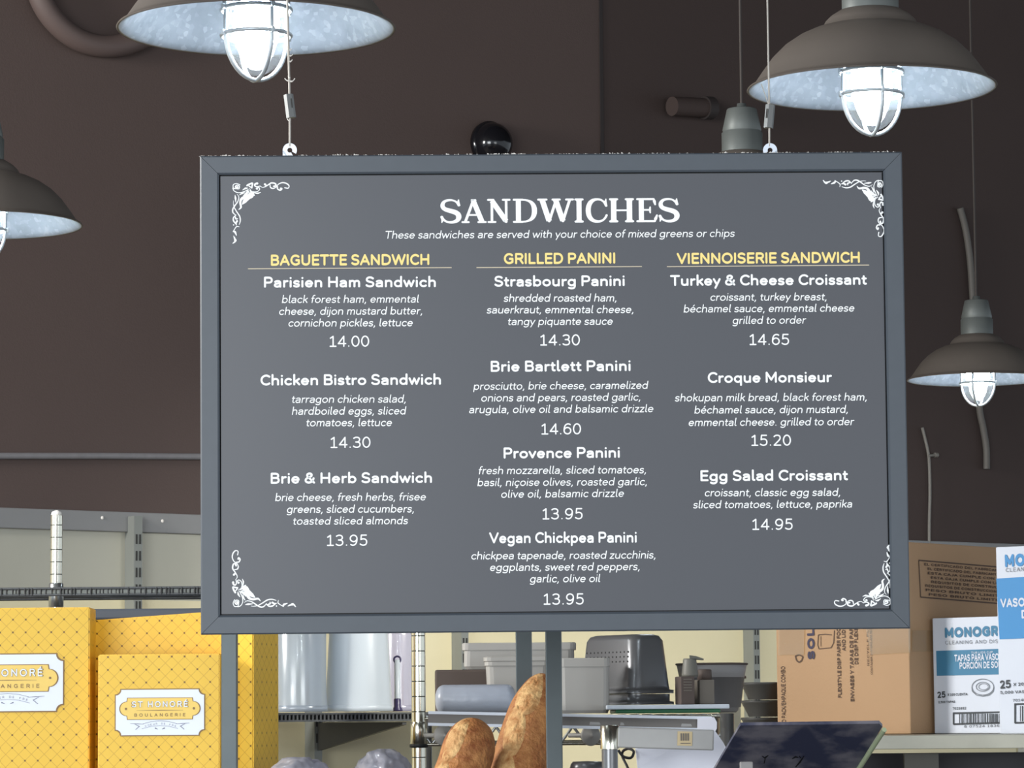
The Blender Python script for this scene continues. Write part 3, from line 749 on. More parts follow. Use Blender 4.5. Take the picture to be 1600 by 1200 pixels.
def ornament(px0, py0, ex, ey):
    """scroll whose own origin sits at pixel (px0, py0); ex and ey carry its two axes in pixels per unit"""
    b = MB()
    def tf(a_, d_):
        q = sp(px0+ex[0]*a_+ey[0]*d_, py0+ex[1]*a_+ey[1]*d_); return S0+su*q[0]+sv*q[1]+sn*.0005
    for pts, ws in ORN:
        pp = [(v.x, v.y) for v in smooth_path([(x_, y_, 0) for x_, y_ in pts], 5)]
        taper(b, pp, lerpw(len(pp), *ws), tf)
    b.build('corner_ornament', 'white_ink', sign)
ornament(350, 275, (.1, 0), (0, .1))
ornament(1391.5, 268, (0, .1), (-.1, 0))
ornament(352, 962, (0, -.1), (.1045, 0))
ornament(1405, 958, (-.0995, 0), (0, -.102))

# zinc hanger plates and the dust along the top
for px, flip in ((452, 1), (1205, -1)):
    c0 = sp(px, 232); b = MB(); R0, R1 = .0035, .0098
    gap0, gap1 = (-62, -30) if flip > 0 else (210, 242)
    n = 30; poly = []
    for k in range(n+1):
        a_ = math.radians(gap1+(360-(gap1-gap0))*k/n); poly.append((R1*math.cos(a_), R1*math.sin(a_)))
    for k in range(n, -1, -1):
        a_ = math.radians(gap1+(360-(gap1-gap0))*k/n); poly.append((R0*math.cos(a_), R0*math.sin(a_)))
    o_ = S0+su*c0[0]+sv*c0[1]
    k = len(poly)//2
    vs = []; fs = []
    for d_ in (-.018, -.016): vs += [o_+su*x_+sv*y_+sn*d_ for x_, y_ in poly]
    N_ = len(poly)
    for i in range(k-1):
        j = N_-1-i
        fs += [(N_+i, N_+i+1, N_+j-1, N_+j), (j, j-1, i+1, i), (i, i+1, N_+i+1, N_+i), (j-1, j, N_+j, N_+j-1)]
    b.add(vs, fs)
    sgn = -flip
    b.prism([(sgn*.002, -.012), (sgn*.0098, -.012), (sgn*.0098, -.001), (sgn*.0072, -.001)][::sgn], o_, su, sv, sn, -.018, -.016)
    b.build('hanger_plate', 'zinc', sign)
b = MB()
for k in range(900):
    a_ = random.uniform(-HA, HA); cl = .4+.6*abs(math.sin(a_*17)*math.sin(a_*41+1))
    hh = random.uniform(.0006, .0030)*cl; c_ = S0+su*a_+sv*HB+sn*random.uniform(-.015, .003)
    w_ = random.uniform(.0008, .003)
    b.add([c_-su*w_, c_+su*w_, c_+su*random.uniform(-w_, w_)+sv*hh+sn*.0006, c_-sn*.001], [(0, 1, 2), (1, 3, 2), (3, 0, 2)])
b.build('dust', 'lint', sign, kind='stuff')

# suspension cables
for px_top, px_bot, gy, tilt, lab in ((449, 452, 163, -.12, 'steel suspension cable with grey gripper at the sign, dusty, beside the big lamp'), (1199, 1204, 179, .1, 'steel suspension cable whose cut tail sticks up from its gripper, above the VIENNOISERIE column')):
    gp = sp(px_bot, gy); bp = sp(px_bot, 226)
    P0 = S0+su*bp[0]+sv*bp[1]-sn*.017; Pg = S0+su*gp[0]+sv*gp[1]-sn*.017
    tp = P(px_top, 0, Pg.y); P1 = Pg+(tp-Pg)*((4.34-Pg.z)/(tp.z-Pg.z))
    r = thing('suspension_cable', lab, 'cable', P0, 0, 'cables holding the menu board')
    r0 = .00155 if px_top < 800 else .0013
    MB().tube([P0, Pg, P1], r0, 8).build('cable_wire', 'wire', r)
    b = MB(); ax = Matrix.Rotation(tilt, 3, 'Y')
    hx = [(.0068*math.cos(math.radians(60*k+10)), .0068*math.sin(math.radians(60*k+10))) for k in range(6)]
    b.prism(hx, Pg, ax @ Vector((1, 0, 0)), ax @ Vector((0, 1, 0)), ax @ Vector((0, 0, 1)), -.0165, .0165)
    gr = b.build('cable_gripper', 'gripper', r)
    b = MB(); b.box(Pg+ax @ Vector((.0035 if px_top < 800 else -.0045, -.0062, .003)), (.0016, .002, .013), ax); b.build('release_slot', 'slot', gr)
    if px_top > 800:
        MB().tube(smooth_path([Pg+UP*.014, Pg+Vector((-.004, 0, .026)), Pg+Vector((-.0105, 0, .046))], 4), .0007, 6).build('cable_tail', 'wire', r)
    else:
        b = MB()
        for dz, sx_, k_ in ((.036, 1, 1), (.037, -1, .8), (.064, .5, .5), (.072, .6, .4), (.080, .3, .5), (-.019, -.5, .5), (.041, -.3, .6)):
            c_ = Pg+UP*dz; b.tube(smooth_path([c_-UP*.001, c_+Vector((sx_*.004, -.001, -.0008)), c_+Vector((sx_*.007, 0, .003*k_))], 4), [.0013]*4+[.0007]*5, 6)
        b.build('lint', 'lint', r, kind='stuff')

# ================================================================ pendant lamps
RIM = .203
def make_lamp(name, label, loc, rotz):
    r = thing(name, label, 'pendant lamp', loc, rotz, 'caged industrial pendant lamps')
    T = Matrix.Translation(Vector(loc))
    R_ = T @ Matrix.Rotation(rotz, 4, 'Z')
    outer = [(.0475, .128), (.052, .127), (.066, .118), (.074, .110), (.079, .1005), (.083, .0985), (.098, .0945), (.120, .0845), (.143, .069), (.163, .049), (.179, .027), (.192, .008), (.198, .0015), (.203, .0005), (.2045, -.0015)]
    b = MB(); b.lathe(outer, T, 72); b.lathe([(.2045, -.0015), (.2035, -.0032), (.2005, -.002)], T, 72)
    sh = b.build('lamp_shade', 'shade', r)
    inner = [(rr-.0022, z-.0022) for rr, z in outer[:-2]] + [(.2005, -.002)]
    b = MB(); b.lathe(inner[::-1], T, 72)
    b.build('reflector_lining', 'galv', sh)
    b = MB(); b.lathe([(.0465, .120), (.0465, .172), (.0435, .1745), (.0435, .177), (.0445, .179), (.034, .226), (.032, .228), (.012, .2285), (.010, .24), (.0, .241)], T, 40)
    b.build('lamp_neck', 'neck', r)
    MB().tube([T @ Vector((0, 0, .238)), T @ Vector((0, 0, 4.335-loc[2]))], .0035, 8).build('lamp_cord', 'cord', r)
    b = MB(); b.lathe([(.0, .118), (.055, .116), (.057, .060), (.050, .040), (.049, .034)], T, 40); b.build('jar_holder', 'galv', r)
    # jelly jar
    prof = [(.0435, .046), (.0445, .030), (.0445, -.012)] + [(.0445*math.cos(math.radians(a_)), -.012-.060*math.sin(math.radians(a_))) for a_ in range(8, 91, 8)] + [(0, -.072)]
    MB().lathe(prof, T, 40).build('glass_jar', 'jar', r)
    b = MB()
    b.lathe([(.0, .040), (.017, .040), (.031, .034), (.034, .014), (.034, -.001), (.031, -.007), (.017, -.010), (.016, -.034), (.010, -.042), (0, -.043)], T, 24)
    b.build('light_bulb', 'bulb', r)
    # cast guard: two hoops crossing under the jar and two rings
    b = MB()
    for a0 in (0, math.pi/2):
        pts = []
        for s_ in (-1, 1):
            arc_ = [(.050*math.cos(math.radians(a_)), -.013-.0655*math.sin(math.radians(a_))) for a_ in range(0, 91, 10)]
            col = [(.049, .052)] + arc_
            pts += [(s_*rr, z) for rr, z in (col if s_ < 0 else col[::-1][1:])]
        b.tube([R_ @ Vector((x_*math.cos(a0), x_*math.sin(a0), z)) for x_, z in pts], .0033, 8)
    for z, rr in ((-.012, .0505), (.026, .0505)):
        b.tube([T @ Vector((rr*math.cos(2*math.pi*k/36), rr*math.sin(2*math.pi*k/36), z)) for k in range(36)], .0032, 8, closed=True)
    # cast lugs where hoops meet the rings
    for z in (-.012, .026):
        for k in range(4):
            a_ = math.pi/2*k; b.box(R_ @ Vector((.0525*math.cos(a_), .0525*math.sin(a_), z)), (.009, .006, .009), Matrix.Rotation(rotz+a_, 3, 'Z'), bev=.002)
    b.build('bulb_guard', 'cage', r)
    return r
def lamp_at(px, py, R): 
    Y = RIM*F/R; return P(px, py, Y)
L0 = make_lamp('pendant_lamp', 'caged galvanised pendant lamp cut by the top edge of the photo, over the BAGUETTE column', lamp_at(400.5, 43, 219.5), math.radians(-59))
dup(L0, lamp_at(1362, 137, 196), math.radians(-76), 'caged galvanised pendant lamp seen whole with its domed shade, above the sign\'s top corner')
dup(L0, lamp_at(-31, 350, 160), math.radians(-86), 'caged galvanised pendant lamp half out of the picture beside the BAGUETTE side of the sign')
dup(L0, lamp_at(1528, 592, 110.5), math.radians(-115), 'small distant pendant lamp hanging lower than the sign\'s top, over the cardboard boxes')
dup(L0, lamp_at(1161, 325, 141), math.radians(-40), 'pendant lamp mostly hidden behind the menu board, only its galvanised neck showing')

# ================================================================ wall clutter
def wp(pts, off): return [on_wall(x_, y_, off) for x_, y_ in pts]
b = MB(); b.tube(smooth_path(wp([(48, -60), (64, 0), (92, 40), (132, 66), (182, 72), (235, 52), (285, 8)], .034), 6), .031, 14)
b.build('painted_pipe', 'paint_pipe', label='brown painted pipe bending along the wall, behind the big cut-off lamp', cat='pipe', origin=on_wall(100, 40))
b = MB(); b.tube(wp([(-60, 712.5), (0, 712.5), (160, 712.5), (318, 713.5), (420, 714.5)], .012), .0088, 12)
b.build('grey_conduit', 'conduit', label='dusty grey conduit running level across the brown wall beside the sign', cat='conduit', origin=on_wall(160, 712))
# black dome camera
q = on_wall(769, 224, .02); r = thing('dome_camera', 'smoked black dome camera on the wall peeking over the sign', 'camera', q)
zq = WN.to_track_quat('Z', 'Y').to_matrix().to_4x4()
T = Matrix.Translation(q) @ zq
MB().lathe([(.0, -.02), (.066, -.02), (.068, -.005), (.060, .002)], T, 36).build('camera_base', 'dome', r)
MB().lathe([(.062*math.cos(math.radians(a_)), .06*math.sin(math.radians(a_))) for a_ in range(0, 91, 9)], T, 36).build('dome', 'dome', r)
# stubby painted fitting
q0, q1 = on_wall(1050, 166, .05), on_wall(1112, 169, .05)
r = thing('wall_fitting', 'dark brown painted pipe fitting on the wall, near the hidden lamp\'s neck', 'pipe fitting', q1)
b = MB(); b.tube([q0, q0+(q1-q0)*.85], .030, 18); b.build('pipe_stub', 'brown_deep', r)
b = MB(); b.tube([q0+(q1-q0)*.8, q1], .036, 18); b.box(q1-WN*.03, (.05, .05, .05), rot, bev=.006); b.build('collar', 'brown_dark', r)
# thin conduit and stout conduit
r = thing('thin_conduit', 'thin grey conduit dropping behind the cardboard box beside the sign', 'conduit', on_wall(1452, 850))
MB().tube(smooth_path(wp([(1441, 668), (1446, 688), (1450, 706), (1452, 725), (1453, 770), (1452, 815), (1452, 860)], .012), 4), .0052, 8).build('conduit_run', 'conduit_dim', r)
b = MB(); p0, p1 = on_wall(1450, 712, .014), on_wall(1463, 711, .014)
b.tube([p0, p1], .005, 8); b.tube([p1-WU*.008, p1+WU*.005], .008, 10); b.build('conduit_clamp', 'conduit_dim', r)
b = MB(); b.tube(smooth_path(wp([(1500, 325), (1509, 360), (1516, 410), (1520, 470), (1526, 560), (1530, 635), (1536, 668), (1541, 700), (1541.5, 733)], .016), 5), .0112, 12)
b.build('stout_conduit', 'conduit_dark', label='stout grey conduit curving down the wall behind the small distant lamp', cat='conduit', origin=on_wall(1530, 600))

# ================================================================ counter under the picture
MB().box((0.1, 5.59, .70), (3.4, 1.18, 1.40)).build('service_counter', 'counter', label='dark service counter below the bread, boxes and till', cat='counter', origin=(0, 5.59, 0))
CT = 1.401

# ================================================================ yellow cake boxes
def notch(w_, h_, c_, n=5):
    """plate outline with scooped corners"""
    pts = []
    for cx, cy, a0 in ((w_, h_, 180), (-w_, h_, 270), (-w_, -h_, 0), (w_, -h_, 90)):
        arcp = [(cx+c_*math.cos(math.radians(a0+90*k/n)), cy+c_*math.sin(math.radians(a0+90*k/n))) for k in range(n+1)]
        pts += arcp[::-1]
    return pts[::-1] if False else pts
def plaque(w_, h_, rr, s_):
    """plaque with a half-round lug at either end"""
    n = 14; rr = h_*.66; e_ = w_+s_*.25
    pts = [(-w_, h_), (-e_, rr)]+[(-e_+rr*math.cos(math.radians(90+180*k/n)), rr*math.sin(math.radians(90+180*k/n))) for k in range(1, n)]+[(-e_, -rr), (-w_, -h_)]
    pts += [(w_, -h_), (e_, -rr)]+[(e_+rr*math.cos(math.radians(-90+180*k/n)), rr*math.sin(math.radians(-90+180*k/n))) for k in range(1, n)]+[(e_, rr), (w_, h_)]
    return pts
def yellow_box(label, c, w_, d_, h_, rz, lab=None, rise=0.):
    """c = middle of the front face's foot"""
    rm = Matrix.Rotation(rz, 3, 'Z'); u, n = rm @ Vector((1, 0, 0)), rm @ Vector((0, -1, 0))
    ctr = Vector(c)-n*d_/2
    r = thing('cake_box', label, 'box', c, rz, 'yellow patterned cake boxes')
    bm = bmesh.new(); bmesh.ops.create_cube(bm, size=1); bmesh.ops.scale(bm, vec=(w_, d_, h_), verts=bm.verts)
    for v in bm.verts:
        if v.co.z > 0: v.co.z += rise*v.co.x/w_
    bmesh.ops.bevel(bm, geom=list(bm.edges), offset=.002, segments=2, affect='EDGES')
    MB().take(bm, Matrix.Translation(ctr+UP*h_/2) @ rm.to_4x4()).build('carton', 'yellow', r)
    if lab:
        px, py, s = lab                                 # label centre (pixel), pixel size of label half-width in metres
        o = on_plane(px, py, c, n); hw = s; hh = s*.517
        cc = s*.125
        b = MB(); b.prism(notch(hw*1.012, hh*1.02, cc), o, u, UP, n, .0002, .0008); pl = b.build('label', 'label_brown', r)
        b = MB(); b.prism(notch(hw*.988, hh*.976, cc), o, u, UP, n, .0008, .0012); b.build('label_face', 'label', pl)
        oo = o+UP*hh*.16
        b = MB(); b.prism(plaque(hw*.735, hh*.475, hh*.37, hw*.06), oo, u, UP, n, .0012, .0015); b.build('plaque_outline', 'label_brown', pl)
        b = MB(); b.prism(plaque(hw*.718, hh*.45, hh*.35, hw*.06), oo, u, UP, n, .0015, .0018); b.build('plaque', 'label_yellow', pl)
        b = MB(); text_to(b, 'ST HONORÉ', oo-u*hw*.64+UP*hh*.05, u, UP, hw*1.28, hh*.40, 185, track=190, lift=.0021); b.build('name_shadow', 'label_brown', pl)
        b = MB(); text_to(b, 'ST HONORÉ', oo-u*hw*.625+UP*hh*.062, u, UP, hw*1.25, hh*.37, 120, track=190, lift=.0024); b.build('name_lettering', 'label', pl)
        b = MB(); text_to(b, 'BOULANGERIE', oo-u*hw*.57-UP*hh*.34, u, UP, hw*1.14, hh*.20, 130, track=320, lift=.0021)
        b.prism([(-hw*.52, -.0002), (0, -.0007), (hw*.52, -.0002), (hw*.52, .0002), (0, .0007), (-hw*.52, .0002)], oo-UP*hh*.07, u, UP, n, .0019, .0021)
        for s_ in (-1, 1): b.prism([(s_*hw*.76+.0022*math.cos(2*math.pi*k/10), .0022*math.sin(2*math.pi*k/10)) for k in range(10)], oo, u, UP, n, .0019, .0021)
        b.build('small_lettering', 'label_brown', pl)
        b = MB(); ob = o-UP*hh*.60
        def tfb(a_, d_): return ob+u*a_+UP*d_+n*.0015
        for s_ in (-1, 1):
            taper(b, [(s_*hw*.66, hh*.13), (s_*hw*.5, hh*.115), (s_*hw*.36, hh*.10)], [.0006, .0013, .0006], tfb)
            taper(b, [(s_*hw*.56, hh*.10), (s_*hw*.46, -hh*.0), (s_*hw*.54, -hh*.13)], [.0008, .0026, .0012], tfb)
            taper(b, [(s_*hw*.40, -hh*.10), (s_*hw*.2, -hh*.0), (0, hh*.03)], [.0007]*3, tfb)
            taper(b, [(s_*hw*.40, hh*.10), (s_*hw*.2, hh*.2), (0, hh*.235)], [.0008]*3, tfb)
            taper(b, [(s_*hw*.10, -hh*.08), (s_*hw*.05, -hh*.12)], [.0024, .0008], tfb)
        chs = 'COEUR DE FRE'
        for i, ch in enumerate(chs):
            if ch == ' ': continue
            f_ = i/(len(chs)-1)*2-1
            text_to(b, ch, ob+u*(f_*hw*.33)+UP*(hh*(.075-.10*f_*f_)), u+UP*(-.16*f_), UP+u*(.16*f_), None, hh*.11, 120, lift=.0015)
        b.build('banner', 'label_grey', pl)
    return r
Yb = 5.95
c = P(60, 1120, Yb); zt = P(100, 949, Yb).z
s140 = .0775
yellow_box('yellow lattice box with the larger ST HONORÉ label, cut by the photo edge', (P(140, 950, Yb).x-.20, Yb, CT), .40, .10, zt-CT, math.radians(1.0), (12, 1070-3, .097))
Yb2 = 5.93; zt = P(250, 1022, Yb2).z; x0, x1 = P(153, 1022, Yb2).x, P(344, 1022, Yb2).x
yellow_box('shorter yellow lattice box with its whole ST HONORÉ label showing', ((x0+x1)/2, Yb2, CT), x1-x0, .12, zt-CT, math.radians(-1.5), (250, 1113, .0775))
Yb3 = 6.08; zt = P(250, 961.5, Yb3).z; x0, x1 = P(146, 1022, Yb3).x, P(352, 1022, Yb3).x
yellow_box('plain yellow lattice box standing behind the shorter labelled one', ((x0+x1)/2, Yb3, CT), x1-x0, .09, zt-CT, math.radians(-.5), None, .015)
Yb4 = 5.98; zt = P(390, 950, Yb4).z; pc = P(396, 1100, Yb4)
a4 = math.radians(-18); wbx = .055; uu = Vector((math.cos(a4), math.sin(a4), 0))
yellow_box('yellow lattice box between the two dark tubes, turned to show its narrow side', (pc.x-uu.x*wbx/2, Yb4-uu.y*wbx/2, CT), wbx, .118, zt-CT, a4)

# ================================================================ dark square-tube bread rack
def post(px0, px1, py, Y, zb, zt, name, par, mt='dark_steel'):
    a_, c_ = P(px0, py, Y), P(px1, py, Y); w_ = c_.x-a_.x; m_ = (a_.x+c_.x)/2
    return MB().box((m_, Y+w_/2, (zb+zt)/2), (w_, w_, zt-zb), bev=.0015).build(name, mt, par)
rk = thing('bread_rack', 'dark steel square-tube rack with upright tubes around the loaves', 'rack', (P(600, 1100, 5.55).x, 5.7, CT))
RZ = 2.02
post(345.5, 370, 1100, 5.55, CT, RZ, 'rack_post', rk); post(853, 878.5, 1100, 5.55, CT, RZ, 'rack_post', rk); post(806, 831.5, 1050, 5.97, CT, RZ, 'rack_post', rk)
xa, xb = P(345.5, 1100, 5.55).x, P(878.5, 1100, 5.55).x
MB().box(((xa+xb)/2, 5.563, RZ+.013), (xb-xa, .026, .026)).build('top_rail', 'dark_steel', rk)
xc = P(819, 1100, 5.97).x
MB().tube([(P(866, 1100, 5.56).x, 5.577, RZ+.013), (xc, 5.985, RZ+.013)], .012, 4).build('side_rail', 'dark_steel', rk)

# ================================================================ loaves
def loaf(label, axis, rad, scores, tip=.72):
    """axis: world points from foot to tip; scores: (t0, t1, offset0, offset1, width) slashes on the side facing the room"""
    pts = smooth_path(axis, 8); n = len(pts)
    r = thing('bread_loaf', label, 'bread', pts[0], 0, 'crusty loaves in the rack')
    rs = []
    for i in range(n):
        t = i/(n-1); e_ = 1.0
        if t > tip: e_ = max(0, 1-((t-tip)/(1.005-tip))**2.2)**.62
        rs.append(rad*(.97+.03*math.sin(t*9))*max(.04, e_))
    b = MB(); b.tube(pts, rs, 28)
    b.build('crust', 'crust', r)
    for t0_, t1_, o0, o1, wd in scores:
        b = MB(); vs = []; k = 20; m_ = 8
        for i in range(k+1):
            t = t0_+(t1_-t0_)*i/k; f_ = t*(n-1); i0 = min(int(f_), n-2); q_ = pts[i0].lerp(pts[i0+1], f_-i0); rr = rs[i0]+(rs[i0+1]-rs[i0])*(f_-i0)
            tg = (pts[i0+1]-pts[i0]).normalized(); vw = Vector((0, -1, 0)); vw = (vw-tg*vw.dot(tg)).normalized(); sd = tg.cross(vw).normalized()
            w2 = wd*math.sqrt(max(.0, 1-(2*i/k-1)**2))+.02
            off = o0+(o1-o0)*i/k
            for j in range(m_+1):
                a_ = off+w2*(2*j/m_-1); lift = 1.0+.045*(1-(2*j/m_-1)**2)+.008*math.sin(i*2.1+j)
                vs.append(q_+(vw*math.cos(a_)+sd*math.sin(a_))*rr*lift)
        fs = [(i*(m_+1)+j, i*(m_+1)+j+1, (i+1)*(m_+1)+j+1, (i+1)*(m_+1)+j) for i in range(k) for j in range(m_)]
        b.add(vs, fs, 0, True); b.build('open_score', 'score', r)
    return r
loaf('long crusty loaf reaching highest, its pointed tip against the dark post', [P(790, 1290, 5.72), P(806, 1230, 5.75), P(820, 1172, 5.78), P(831, 1130, 5.80), P(841, 1092, 5.82), P(851, 1055, 5.84)], .0515, [(.28, .64, -.45, -.75, .42), (.56, .985, -.40, -.55, .55), (.0, .33, -.35, -.7, .42)], .42)
loaf('blunt crusty loaf leaning lower beside the chrome post', [P(690, 1290, 5.62), P(712, 1230, 5.66), P(730, 1178, 5.69), P(744, 1127, 5.72)], .0465, [(.42, .95, -.75, -.60, .40), (.0, .48, -.55, -.9, .40)], .62)

# ================================================================ chrome wire shelving
def chrome_post(px0, px1, py, Y, z0, z1, par, ring):
    a_, c_ = P(px0, py, Y), P(px1, py, Y); rr = (c_.x-a_.x)/2; m_ = (a_.x+c_.x)/2
    z = z1-.022; zs = []
    while z > max(z0, 1.40): zs.append(z); z -= ring
    cuts = [z0]+[q for z in zs[::-1] for q in (z-.0009, z+.0009)]+[z1-.002]
    b = MB(); T = Matrix.Translation((m_, Y, 0))
    for k in range(0, len(cuts), 2): b.lathe([(rr, cuts[k]), (rr, cuts[k+1])], T, 32)
    for k in range(1, len(cuts)-1, 2): b.lathe([(rr*.955, cuts[k]-.0002), (rr*.955, cuts[k+1]+.0002)], T, 32, 1)
    b.lathe([(rr, z1-.002), (rr*.8, z1), (0, z1)], T, 32)
    b.build('post', ['chrome', 'groove'], par)
    return Vector((m_, Y, 0)), rr
def tube_h(b, x0, x1, y, z, r_): b.tube([(x0, y, z), (x1, y, z)], r_, 8)
# unit over the yellow boxes
YL = 7.05
ul = thing('wire_shelving', 'dark wire shelf on a bright chrome post above the yellow boxes', 'shelving', (P(88, 900, YL).x, YL, 0))
zs_ = P(88, 804, YL).z
pq, rr = chrome_post(78.5, 97.5, 870, YL, .01, zs_, ul, .0254)
x0, x1 = P(-90, 920, YL-.06).x, P(400, 920, YL-.06).x
z1, z0 = P(150, 917.8, YL-.06).z, P(150, 930.2, YL-.06).z
b = MB(); yf = YL-.06
tube_h(b, x0, x1, yf, z1-.0016, .0026); tube_h(b, x0, x1, yf, z0+.0016, .0026); tube_h(b, x0, x1, yf+.42, z1-.0016, .0026)
for yy in (yf+.14, yf+.28): tube_h(b, x0, x1, yy, z0+.003, .003)
for xx in (x0, x1): b.tube([(xx, yf, z1-.0016), (xx, yf+.42, z1-.0016)], .003, 8)
b.build('shelf_rods', 'shelf_dark', ul)
b = MB(); x = x0
while x < x1:
    b.tube([(x, yf-.0012, z0+.0005), (x, yf-.0012, z1-.0005)], random.choice((.0009, .0014, .002)), 5); b.tube([(x, yf, z1-.001), (x, yf+.42, z1-.001)], .0013, 5)
    x += random.choice((.0065, .008, .010, .0125))
b.build('shelf_wires', 'tick', ul)
MB().box(((x0+x1)/2, yf+.0035, (z0+z1)/2), (x1-x0, .003, z1-z0-.002)).build('shelf_edge', 'standard', ul)
zl1, zl0 = P(150, 951.5, YL-.3).z, P(150, 968, YL-.3).z
xl0, xl1 = P(120, 960, YL-.3).x, P(400, 960, YL-.3).x
MB().box(((xl0+xl1)/2, YL-.10, (zl0+zl1)/2), (xl1-xl0, .40, zl1-zl0), bev=.004).build('lower_shelf', 'tray_grey', ul)
b = MB(); b.lathe([(rr*1.02, z0-.022), (rr*1.25, z0-.02), (rr*1.18, z1+.01), (rr*1.02, z1+.012)], Matrix.Translation((pq.x, YL, 0)), 24); b.build('collar', 'chrome_dull', ul)
for xx, yy in ((x1-.03, YL+.33), (pq.x*(YL+.33)/YL, YL+.33)):
    MB().lathe([(.0127, .01), (.0127, zs_), (0, zs_)], Matrix.Translation((xx, yy, 0)), 16).build('post', 'chrome_dull', ul)
b = MB(); b.lathe([(rr*.9, zs_-.001), (rr*.8, zs_+.005), (rr*.2, zs_+.009), (0, zs_+.008)], Matrix.Translation((pq.x, YL, 0)), 14); b.build('dusty_cap', 'lint', ul)
# unit behind the loaves
YR = 6.22
ur = thing('wire_shelving', 'chrome wire shelf with ringed post behind the loaves, loaded with pans and tubs', 'shelving', (P(654, 1100, YR).x, YR, 0), 0)
pq2, rr2 = chrome_post(643, 665, 1080, YR, .01, 2.02, ur, .0254*1.08)
b = MB(); zc0, zc1 = P(654, 1165, YR).z, P(654, 1128, YR).z
b.lathe([(rr2*1.02, zc0), (rr2*1.22, zc0+.002), (rr2*1.14, zc1-.004), (rr2*1.02, zc1)], Matrix.Translation((pq2.x, YR, 0)), 28); col = b.build('shelf_collar', 'chrome', ur)
MB().lathe([(rr2*1.0, zc0-.004), (rr2*1.32, zc0-.003), (rr2*1.32, zc0+.002), (rr2*1.1, zc0+.003)], Matrix.Translation((pq2.x, YR, 0)), 28).build('collar_ring', 'black', col)
xe = P(1136, 1120, YR).x
SZT = P(760, 1116.8, YR).z
b = MB(); z_top, z_mid, z_bot = SZT-.006, SZT-.022, SZT-.053
for yy in (YR, YR+.46):
    tube_h(b, pq2.x, xe, yy, z_top, .0036); tube_h(b, pq2.x, xe, yy, z_bot, .0033)
for xx in (pq2.x, xe): b.tube([(xx, YR, z_top), (xx, YR+.46, z_top)], .0036, 8)
b.build('shelf_rods', 'chrome', ur)
b = MB(); k = 24; st_ = (xe-pq2.x)/k
for i in range(k):
    xa, xb = pq2.x+st_*i, pq2.x+st_*(i+1)
    b.tube([(xa, YR+.002, z_bot if i % 2 else z_mid), (xb, YR+.002, z_mid if i % 2 else z_bot)], .0026, 6)
b.build('truss', 'chrome_dull', ur)
b = MB(); x = pq2.x+.015
while x < xe-.01: b.tube([(x, YR, SZT-.003), (x, YR+.46, SZT-.003)], .0022, 6); x += .024
b.build('shelf_wires', 'chrome_dull', ur)
for xx, yy in ((xe, YR+.0), (pq2.x, YR+.46), (xe, YR+.46)):
    top = SZT-.001
    MB().lathe([(.0127, .01), (.0127, top), (0, top)], Matrix.Translation((xx, yy, 0)), 16).build('post', 'chrome_dull', ur)
# adjusting discs on the truss
for px in (693, 923):
    c_ = P(px, 1149, YR-.03); b = MB()
    T = Matrix.Translation(c_) @ Matrix.Rotation(math.radians(78), 4, 'Y') @ Matrix.Rotation(.25, 4, 'X')
    T = Matrix.Translation(c_) @ Vector((.35, -1, 0)).to_track_quat('Z', 'Y').to_matrix().to_4x4()
    b.lathe([(0, -.003), (.017, -.003), (.019, 0), (.017, .003), (.005, .004), (.004, .010), (0, .011)], T, 26)
    b.tube([c_, P(px-34, 1149, YR-.005)], .0042, 8); b.build('clamp_disc', 'grey_plastic', ur)
# price strip clipped to the front rods
pa, pb = P(669, 1122.5, YR-.055), P(1112, 1131, YR-.055)
ax = (pb-pa).normalized(); nn = Vector((0, -1, 0)); nn = (nn-ax*nn.dot(ax)).normalized(); vv = nn.cross(ax).normalized()
st_ = thing('price_strip', 'long grey price-label strip with clear lips along the chrome shelf edge', 'label strip', (pa+pb)/2-vv*.012)
LN = (pb-pa).length
MB().prism([(0, -.0105), (LN, -.0105), (LN, .0105), (0, .0105)], pa, ax, vv, nn, -.002, 0).build('strip_insert', 'strip_insert', st_)
b = MB()
for s_ in (-1, 1): b.prism([(0, s_*.0105-.0026), (LN, s_*.0105-.0026), (LN, s_*.0105+.0026), (0, s_*.0105+.0026)], pa, ax, vv, nn, -.002, .004)
b.build('strip_lips', 'lip', st_)
b = MB(); e0 = LN-.026
b.prism([(e0, -.012), (LN+.004, -.018), (LN+.004, .012), (e0, .010)], pa, ax, vv, nn, .004, .006); b.prism([(LN+.004, -.018), (LN+.009, -.008), (LN+.009, .003), (LN+.004, .012)], pa, ax, vv, nn, .001, .006)
b.build('white_tape', 'paper', st_)
for a0, w_, h_ in ((.29, .02, .006), (.345, .008, .005), (LN-.055, .02, .007)):
    b = MB(); b.prism([(a0, -.006), (a0+w_, -.0055), (a0+w_-.002, -.001), (a0+.001, -.0005)], pa, ax, vv, nn, .0, .0007)
    b.build('label_scrap', 'alu', st_)

